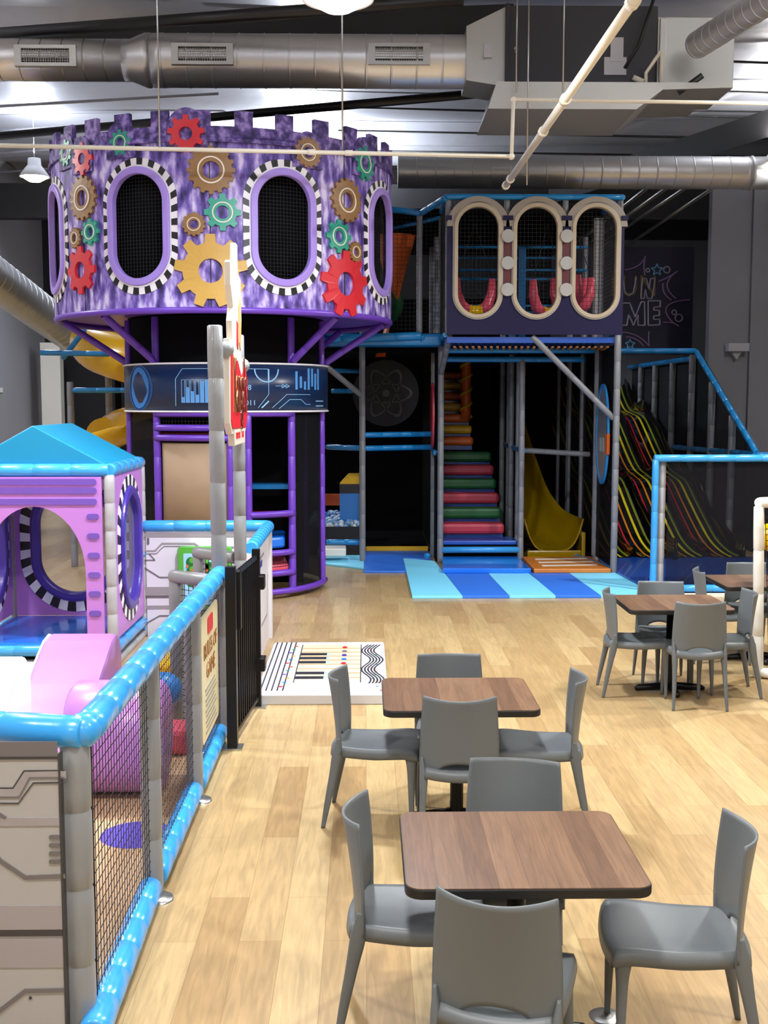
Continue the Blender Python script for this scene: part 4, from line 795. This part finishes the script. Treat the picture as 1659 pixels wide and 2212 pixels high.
# white circuit wall behind
W2 = thing('panel_wall', 'white circuit-printed wall with blue top rail behind the hanging logo sign', 'play panel', (-1.6, 11.5, 0))
MB('panel_bright').box(-2.24, -1.02, 11.5, 11.54, 0, 1.1).build('board', W2); MB('panel_bright').box(-1.03, -.99, 9.72, 11.5, 0, 1.1).build('board', W2)
MB('pad_blue').pad((-2.27, 11.52, 1.15), (-.99, 11.52, 1.15), .06, .34).build('rail', W2); MB('pad_blue').pad((-.99, 11.5, 1.15), (-.99, 9.75, 1.15), .06, .17).build('rail', W2)
MB('panel_white').box(-1.03, -.96, 11.46, 11.56, 0, 1.1).build('corner_post', W2)
g = MB('panel_dark'); PY2 = 11.5; ff = XZ(0, PY2, 0)
def wp2(x, y): p = PY(x, y, PY2); return (p.x, p.z)
def band2(x0, x1, y0, y1, m): a = wp2(x0, y0); b = wp2(x1, y1); g.mat(m).box(a[0], b[0], PY2-.004, PY2, b[1], a[1])
g.mat('panel_white'); band2(302, 575, 1152, 1160, 'panel_mid'); band2(302, 575, 1268, 1287, 'panel_mid'); band2(302, 575, 1287, 1291, 'panel_dark'); band2(302, 575, 1308, 1315, 'panel_mid'); 
for pts, w, m in ((((302, 1190), (335, 1190), (350, 1174), (420, 1174), (432, 1182), (575, 1182)), .016, 'panel_mid'), (((302, 1196), (338, 1196), (354, 1180), (400, 1180)), .006, 'panel_dark'), (((302, 1210), (335, 1210), (322, 1196)), .01, 'panel_dark'), (((302, 1220), (345, 1247), (380, 1247)), .012, 'panel_dark'), (((310, 1350), (345, 1330), (380, 1330)), .012, 'panel_dark'), (((440, 1230), (480, 1250), (560, 1250)), .012, 'panel_dark')):
    strip([wp2(*p) for p in pts], w, m)
g2 = g; 
for x in (320,): a = wp2(x, 1168); g.mat('panel_dark').prism(rrect(a[0]-.012, a[0]+.012, a[1]-.04, a[1]+.03, .011), ff, 0, .006)
g.mat('pad_blue')
for x, y in ((311, 1198), (312, 1350), (312, 1357)): a = wp2(x, y); g.sphere((a[0], PY2-.01, a[1]), .018, 6)
g.mat('panel_mid')
fr2 = YZ(-.99, 0, 0)
for pts in (((9.8, .9), (10.2, .9), (10.3, .6)), ((10.5, .95), (10.9, .95)), ((10.6, .3), (11.2, .3), (11.3, .7)), ((9.9, .3), (10.2, .5))):
    for (a, z), (b, y) in zip(pts, pts[1:]):
        dx, dz = b-a, y-z; L = math.hypot(dx, dz); nx, nz = -dz/L*.012, dx/L*.012; g.prism([(a-nx, z-nz), (b-nx, y-nz), (b+nx, y+nz), (a+nx, z+nz)], fr2, 0, .004)
g.mat('violet_dark').box(-.99, -.985, 10.1, 10.7, .86, .92).box(-.99, -.985, 10.1, 10.2, .5, .92)
g.build('circuit_print', W2)
# green play board
t = thing('play_board', 'green framed toddler activity board with a garden print', 'play board', (-1.6, 11.3, .6))
a = PY(380, 1183, 11.35); b = PY(500, 1320, 11.35)
MB('green').prism(rrect(a.x, b.x, b.z, a.z, .04), XZ(0, 11.48, 0), 0, .05).build('board', t, bev=.01)
g = MB('sky_print').prism(rrect(a.x+.06, b.x-.06, b.z+.05, a.z-.07, .01), XZ(0, 11.43, 0), 0, .003); g.mat('green_dark')
for k in range(9): g.prism(circ(.055, 14, a.x+.14+.06*(k % 4), a.z-.16-.05*(k//2)), XZ(0, 11.427, 0), 0, .003)
g.mat('green'); [g.prism(circ(.03, 12, a.x+.15+.07*(k % 4), a.z-.14-.09*(k//3)), XZ(0, 11.424, 0), 0, .003) for k in range(8)]
g.mat('orange'); [g.prism(circ(.014, 8, a.x+.1+.05*k, a.z-.2-.04*(k % 3)), XZ(0, 11.42, 0), 0, .003) for k in range(6)]
g.build('print', t)
# ================================================================= PLAYHOUSE
HX0, HX1, HY0, HY1 = -3.62, -2.29, 10.14, 11.53
Hs = thing('playhouse', 'pink and purple soft playhouse with turquoise roof', 'playhouse', (-2.95, 10.8, 0))
for x in (HX0, HX1):
    for y in (HY0, HY1): MB('pad_light_grey').pad((x, y, 0), (x, y, 1.76), .05, .26, 14).build('post', Hs)
for a, b in (((HX0, HY0), (HX1, HY0)), ((HX1, HY0), (HX1, HY1)), ((HX0, HY1), (HX1, HY1)), ((HX0, HY0), (HX0, HY1))):
    MB('pad_blue').pad((*a, 1.8), (*b, 1.8), .06, .3, 14).build('rail', Hs); MB('pad_blue').pad((*a, .17), (*b, .17), .055, .5, 14).build('rail', Hs)
    MB('pad_light_grey').pad((*a, .04), (*b, .04), .045, .5, 12).build('base_rail', Hs)
rx = -2.955; ez = 1.84; rz2 = 2.2
MB('turquoise').add([(HX0+.02, HY0-.0, ez), (HX1-.0, HY0-.0, ez), (HX1-.0, HY1, ez), (HX0+.02, HY1, ez), (rx, HY0+.0, rz2), (rx, HY1-.05, rz2)], [(0, 1, 4), (1, 2, 5, 4), (2, 3, 5), (3, 0, 4, 5), (0, 3, 2, 1)]).build('roof', Hs, bev=.012)
MB('vinyl_blue').box(HX0+.05, HX1-.05, HY0-.02, HY1-.05, .17, .24).build('floor_pad', Hs, bev=.02)
# front arch panel
def arch_panel(fn, w, h0, h1, aw, ah, mat, nm, par, base):
    g = MB(mat); N = 28
    pts = [(w/2+aw*cos(pi*k/N), base+ah*sin(pi*k/N)) for k in range(N+1)]
    for k in range(N):
        a, b = pts[k], pts[k+1]; g.prism([a, b, (b[0], h1), (a[0], h1)][::-1], fn, 0, .03)
    g.prism([(w/2+aw, h0), (w, h0), (w, h1), (w/2+aw, h1)], fn, 0, .03); g.prism([(0, h0), (w/2-aw, h0), (w/2-aw, h1), (0, h1)], fn, 0, .03)
    return g.build(nm, par)
ffn = XZ(HX0+.06, HY0-.02, 0); wd = HX1-HX0-.12
ap = arch_panel(ffn, wd, .28, 1.745, wd/2-.155, .6, 'pink', 'front_panel', Hs, .88)
g = MB('violet')
for y in (1041, 1060, 1084): z = PY(100, y, HY0-.05).z; g.prism(rrect(.05, wd-.04, z-.027, z+.027, .026), ffn, .03, .04)
for y in (1116, 1158, 1200, 1242, 1283, 1325):
    z = PY(205, y, HY0-.05).z
    for u in (wd-.08, .08): g.prism(rrect(u-.055, u+.055, z-.026, z+.026, .025), ffn, .03, .04)
g.build('slot_print', ap, label='purple printed slots')
def oval_panel(fn, w, h0, h1, hw, c, hh, mat, nm, bub=True):
    so = stadium(hw, hh, 96, w/2, c); p = MB(mat).ring(rect_around(so, 0, w, h0, h1, w/2, c), so, fn, 0, .03).build(nm, Hs)
    f = MB('violet_dark').ring(stadium(hw+.01, hh+.01, 96, w/2, c), stadium(hw-.08, hh-.08, 96, w/2, c), fn, -.03, .07).build('window_ring', Hs, bev=.02)
    for dd in (0,): MB('checker_black').ring(stadium(hw+.12, hh+.12, 88, w/2, c), stadium(hw+.02, hh+.02, 88, w/2, c), fn, .03 if dd == 0 else -.01, .036, 1, lambda i: 'checker_white' if (i//2) % 2 else 'checker_black').build('checker_border', f)
    MB('glass').grid(lambda u, v: fn(w/2+(hw-.07)*(2*u-1), c+(hh-.07)*(2*v-1)*(1-.0*(2*u-1)**2), .0), 2, 2).build('window_pane', Hs)
oval_panel(XZ(HX0+.06, HY1-.02, 0), wd, .24, 1.745, .43, 1.0, .60, 'pink', 'back_panel')
oval_panel(YZ(HX1-.0, HY0+.06, 0), HY1-HY0-.12, .26, 1.745, .42, 1.02, .58, 'pink', 'side_panel')
oval_panel(YZ(HX0, HY0+.06, 0), HY1-HY0-.12, .26, 1.745, .42, 1.02, .58, 'pink', 'side_panel')
MB('net').net((HX0+.05, HY0, .06), (HX1-HX0-.1, 0, 0), (0, 0, .1), .03, .002).mat('black_fabric').box(HX0+.05, HX1-.05, HY0+.06, HY0+.07, .05, .15).box(HX1-.06, HX1-.05, HY0+.05, HY1, .05, .15).build('skirt_net', Hs)
# ================================================================= TODDLER AREA
MB('floor_pink').box(-6, -1.1, 4.2, 11.45, 0, .02).build('toddler_floor', kind='structure', label='pink-tan soft floor')
for (x, y, r, lab) in ((-1.27, 6.1, .2, 'violet round spot printed on the toddler floor near the fence corner'), (-1.75, 5.3, .24, 'violet round spot on the toddler floor near the pale front panel'), (-2.1, 6.6, .3, 'violet round spot on the toddler floor behind the pink foam ramp')): MB('floor_violet').lathe([(r, .021), (0, .0215)], (x, y, 0), 32).build('floor_spot', label=lab, cat='floor print')
t = thing('foam_ramp', 'pink foam ramp with rounded top behind the blue rail', 'foam toy', (-1.9, 7.6, 0))
pr_ = [(8.35, 0), (8.35, .60), (8.30, .69), (8.2, .72), (8.05, .70), (7.6, .5), (7.0, .2), (6.5, 0)]
g = MB('foam_pink').prism(pr_, lambda u, v, d: (-2.32+d, u, v), .01, .50); g.build('ramp_body', t, bev=.03)
MB('foam_white').prism(pr_, lambda u, v, d: (-2.32+d, u, v), -.0, .012).build('ramp_side', t)
t = thing('foam_roll', 'large pink foam roll lying behind the fence netting', 'foam toy', (-1.5, 6.1, 0))
g = MB('foam_pink').lathe([(0, 0), (.31, 0), (.34, .03), (.34, .53), (.31, .56), (0, .56)], (0, 0, 0), 36, fn=lambda x, y, z: (-1.8+z, 6.85+x, .36+y)); g.build('roll_body', t)
g = MB('foam_white')
for k in range(46): a = k*.4; r = .04+.0055*k; b = a+.4; r2 = r+.0055; g.tube([(-1.81, 6.85+r*cos(a), .36+r*sin(a)), (-1.81, 6.85+r2*cos(b), .36+r2*sin(b))], .012, 5)
g.build('spiral_side', t)
MB('foam_white').box(-3.4, -2.32, 7.9, 8.6, .02, .42).build('foam_block', label='low white foam block in front of the playhouse', cat='foam toy', bev=.03)
t = thing('toddler_slide', 'white toddler slide with curved side at the left edge', 'slide', (-2.7, 6.4, 0))
MB('foam_white').prism([(5.6, 0), (7.2, 0), (7.2, .72), (7.1, .80), (6.9, .8), (6.5, .55), (5.6, .12)], lambda u, v, d: (-2.6+d, u, v), 0, .45).build('slide_side', t, bev=.03)
MB('hud_blue').sphere((-1.45, 8.0, .35), .13, 10).build('play_ball', label='blue ball seen through the fence netting', cat='ball')
MB('pink_red').box(-1.5, -1.2, 7.5, 7.8, .02, .2).build('foam_block', label='red foam block seen low through the fence netting', cat='foam toy', bev=.04)
MB('step_yellow').box(-1.9, -1.55, 8.9, 9.3, .02, .34).build('foam_block', label='yellow foam block behind the gate posts', cat='foam toy', bev=.04)
MB('pink').box(-1.5, -1.1, 8.6, 9.6, .02, .12).build('foam_block', label='flat pink foam slab beyond the gate', cat='foam toy', bev=.03)
# left wall small items
MB('lamp_white').box(-7.95, -7.78, 24.3, 24.6, 2.62, 2.72).build('security_camera', label='small white security camera on the left wall', cat='camera')
g = MB('sign_white').box(-7.79, -7.77, 22.9, 23.5, 1.5, 2.2); g.mat('gear_brown'); [g.box(-7.77, -7.765, 23.0, 23.4, 1.58+.12*k, 1.65+.12*k) for k in range(5)]; g.build('wall_poster', label='small framed poster on the left wall above the playhouse roof', cat='poster')
# ================================================================= TABLES
def make_table(w=.855, dpt=.74):
    t = thing('dining_table', '', 'table')
    MB('walnut').prism(rrect(-w/2+.004, w/2-.004, -dpt/2+.004, dpt/2-.004, .055, 8), FL(0, 0, 0), .735, .7515).build('tabletop', t)
    MB('black_edge').prism(rrect(-w/2, w/2, -dpt/2, dpt/2, .06, 8), FL(0, 0, 0), .712, .7495).build('edge_band', t, bev=.006)
    MB('black_metal').lathe([(.038, .03), (.038, .70), (.12, .712), (.0, .713)], n=24).build('column', t)
    for a in (0, pi/2, pi, 3*pi/2):
        g = MB('black_metal').tube([(0, 0, .045), (.26 if a in (0, pi) else .22, 0, .03), (.29 if a in (0, pi) else .25, 0, .018)], [.036, .026, .018], 8)
        c, s = cos(a), sin(a); g.v = [(x*c-y*s, x*s+y*c, max(z, .004)) for x, y, z in g.v]; g.build('base_foot', t)
    return t
tb = make_table(); tb.location = (.56, 4.085, 0); tb['label'] = 'nearest walnut-topped table with black edge'; tb['group'] = 'cafe tables'
dup(tb, (.52, 6.33, 0), 0, 'second walnut-topped table, directly behind the nearest one')
dup(tb, (2.54, 9.27, 0), 0, 'walnut-topped table at the right in front of the blue landing mat')
dup(tb, (3.67, 10.4, 0), 0, 'farthest walnut-topped table, half cut by the right edge')
# ================================================================= CHAIRS
def make_chair():
    t = thing('dining_chair', '', 'chair'); g = MB('chair_plastic')
    def seat(u, v):
        a = (2*u-1)*1.16; b = (2*v-1)*1.14; ca = max(-1, min(1, a)); cb = max(-1, min(1, b))
        hw = .205+.018*cb-.012*cb*cb; y = .235*cb - (.02 if cb < 0 else -.0)*(1-ca*ca)*max(0, -cb)*1.2 + .018*(1-ca*ca)*max(0, cb)
        z = .452+.012*ca*ca-.016*(1-cb*cb)*(1-.5*ca*ca)+.012*max(0, cb)-.018*max(0, cb)**6
        e = max(0, abs(a)-1)/.16; f = max(0, abs(b)-1)/.14; dr = max(e, f)
        x = ca*hw+(.006*e if a > 0 else -.006*e); z -= .052*dr
        return (x, y+(.01*f if b > 0 else -.006*f), z)
    g.grid(seat, 26, 26).build('seat', t, solid=.012)
    def back(u, v):
        c = 2*u-1; zb = .43
        if abs(c) < .56: zb = .43+.062*sqrt(max(0, 1-(c/.56)**2))
        z = zb+(.855-.012*(1-c*c)-zb)*v; h = (z-.42)/.44
        hw = .212-.02*h+.005*sin(h*pi)
        y = -.222-.055*h**1.6-.012*(1-c*c)+.068*(c*c)*(.45+.55*h)
        return (hw*c, y, z)
    MB('chair_plastic').grid(back, 30, 20).build('backrest', t, solid=.009)
    def leg(s, pts, R):
        g = MB('chair_plastic'); P = []; Q = []; n = 6; m = len(pts)
        for i in range(m-1):
            for k in range(n if i < m-2 else n+1):
                f = k/n; h = lambda A, j: A[max(0, min(m-1, j))]
                cr = lambda A, c: .5*(2*h(A, i)[c]+(h(A, i+1)[c]-h(A, i-1)[c])*f+(2*h(A, i-1)[c]-5*h(A, i)[c]+4*h(A, i+1)[c]-h(A, i+2)[c])*f*f+(3*h(A, i)[c]-h(A, i-1)[c]-3*h(A, i+1)[c]+h(A, i+2)[c])*f**3)
                P.append((s*cr(pts, 0), cr(pts, 1), cr(pts, 2))); Q.append((cr(R, 0), cr(R, 1)))
        vs = []
        for (x, y, z), (a, b) in zip(P, Q):
            for e in range(12):
                t_ = 2*pi*e/12; ce, se = cos(t_), sin(t_); vs.append((x+a*(abs(ce)**.6)*(1 if ce > 0 else -1), y+b*(abs(se)**.6)*(1 if se > 0 else -1), z))
        L = len(P); g.add(vs, [(i*12+k, i*12+(k+1) % 12, i*12+12+(k+1) % 12, i*12+12+k) for i in range(L-1) for k in range(12)], True)
        g.add(vs[:12], [tuple(range(12))], False); g.add(vs[-12:], [tuple(range(12))], False); g.build('leg', t)
    for s in (-1, 1):
        leg(s, [(.178, .198, .437), (.186, .205, .39), (.19, .207, .33), (.198, .21, .18), (.205, .213, 0)], [(.036, .034), (.028, .028), (.022, .022), (.017, .017), (.010, .011)])
        leg(s, [(.2, -.2, .52), (.195, -.208, .45), (.19, -.215, .40), (.193, -.235, .30), (.20, -.265, .15), (.208, -.292, 0)], [(.006, .012), (.016, .026), (.022, .03), (.018, .024), (.015, .019), (.010, .012)])
    MB('chair_plastic').tube([(-.195, -.205, .428), (-.13, -.228, .424), (0, -.238, .422), (.13, -.228, .424), (.195, -.205, .428)], [.018, .016, .013, .016, .018], 10).build('rear_rim', t)
    return t
ch = make_chair()
CH = [((.40, 3.407), (.264, .965), 'nearest grey plastic chair, its back filling the bottom centre'),
      ((-.064, 4.24), (1, -.085), 'grey plastic chair at the left side of the nearest table'),
      ((1.398, 4.0), (-.994, .107), 'grey plastic chair at the right side of the nearest table, seat fully visible'),
      ((.654, 4.836), (-.176, -.984), 'grey plastic chair facing us behind the nearest table'),
      ((.493, 5.824), (.06, .998), 'grey plastic chair with its back to us in front of the second table'),
      ((-.189, 6.44), (1, -.12), 'grey plastic chair at the left side of the second table, beside the piano mat'),
      ((1.234, 6.328), (-.995, .1), 'grey plastic chair at the right side of the second table'),
      ((.513, 6.933), (0, -1), 'grey plastic chair facing us behind the second table'),
      ((2.613, 8.665), (.07, .997), 'grey plastic chair with its back to us at the right-hand table by the mats'),
      ((1.987, 9.257), (1, -.09), 'grey plastic chair at the left side of the right-hand table'),
      ((2.57, 9.775), (-.09, -1), 'grey plastic chair facing us behind the right-hand table'),
      ((3.198, 9.193), (-1, .08), 'grey plastic chair at the right side of the right-hand table, near the goal net'),
      ((3.079, 10.435), (1, -.14), 'grey plastic chair at the left side of the farthest table'),
      ((3.706, 10.934), (0, -1), 'grey plastic chair behind the farthest table')]
for i, ((x, y), (fx, fy), lab) in enumerate(CH):
    L = math.hypot(fx, fy); fx /= L; fy /= L; loc = (x+fx*.26, y+fy*.26, 0); rz = atan2(fy, fx)-pi/2
    if i == 0: ch.location = loc; ch.rotation_euler = (0, 0, rz); ch['label'] = lab; ch['group'] = 'grey cafe chairs'
    else: dup(ch, loc, rz, lab)
# floor outlet
c = PZ(1308, 2195); t = thing('floor_outlet', 'round steel outlet cover set in the wooden floor by the front right chair', 'floor outlet', (c.x, c.y, 0))
MB('steel').lathe([(0, .004), (.06, .004), (.066, 0)], (c.x, c.y, 0), 32).build('cover_plate', t)
MB('panel_dark').lathe([(.028, .0045), (.026, .0045)], (c.x, c.y, 0), 24).box(c.x-.02, c.x-.005, c.y-.01, c.y-.006, .004, .005).build('cover_slot', t)
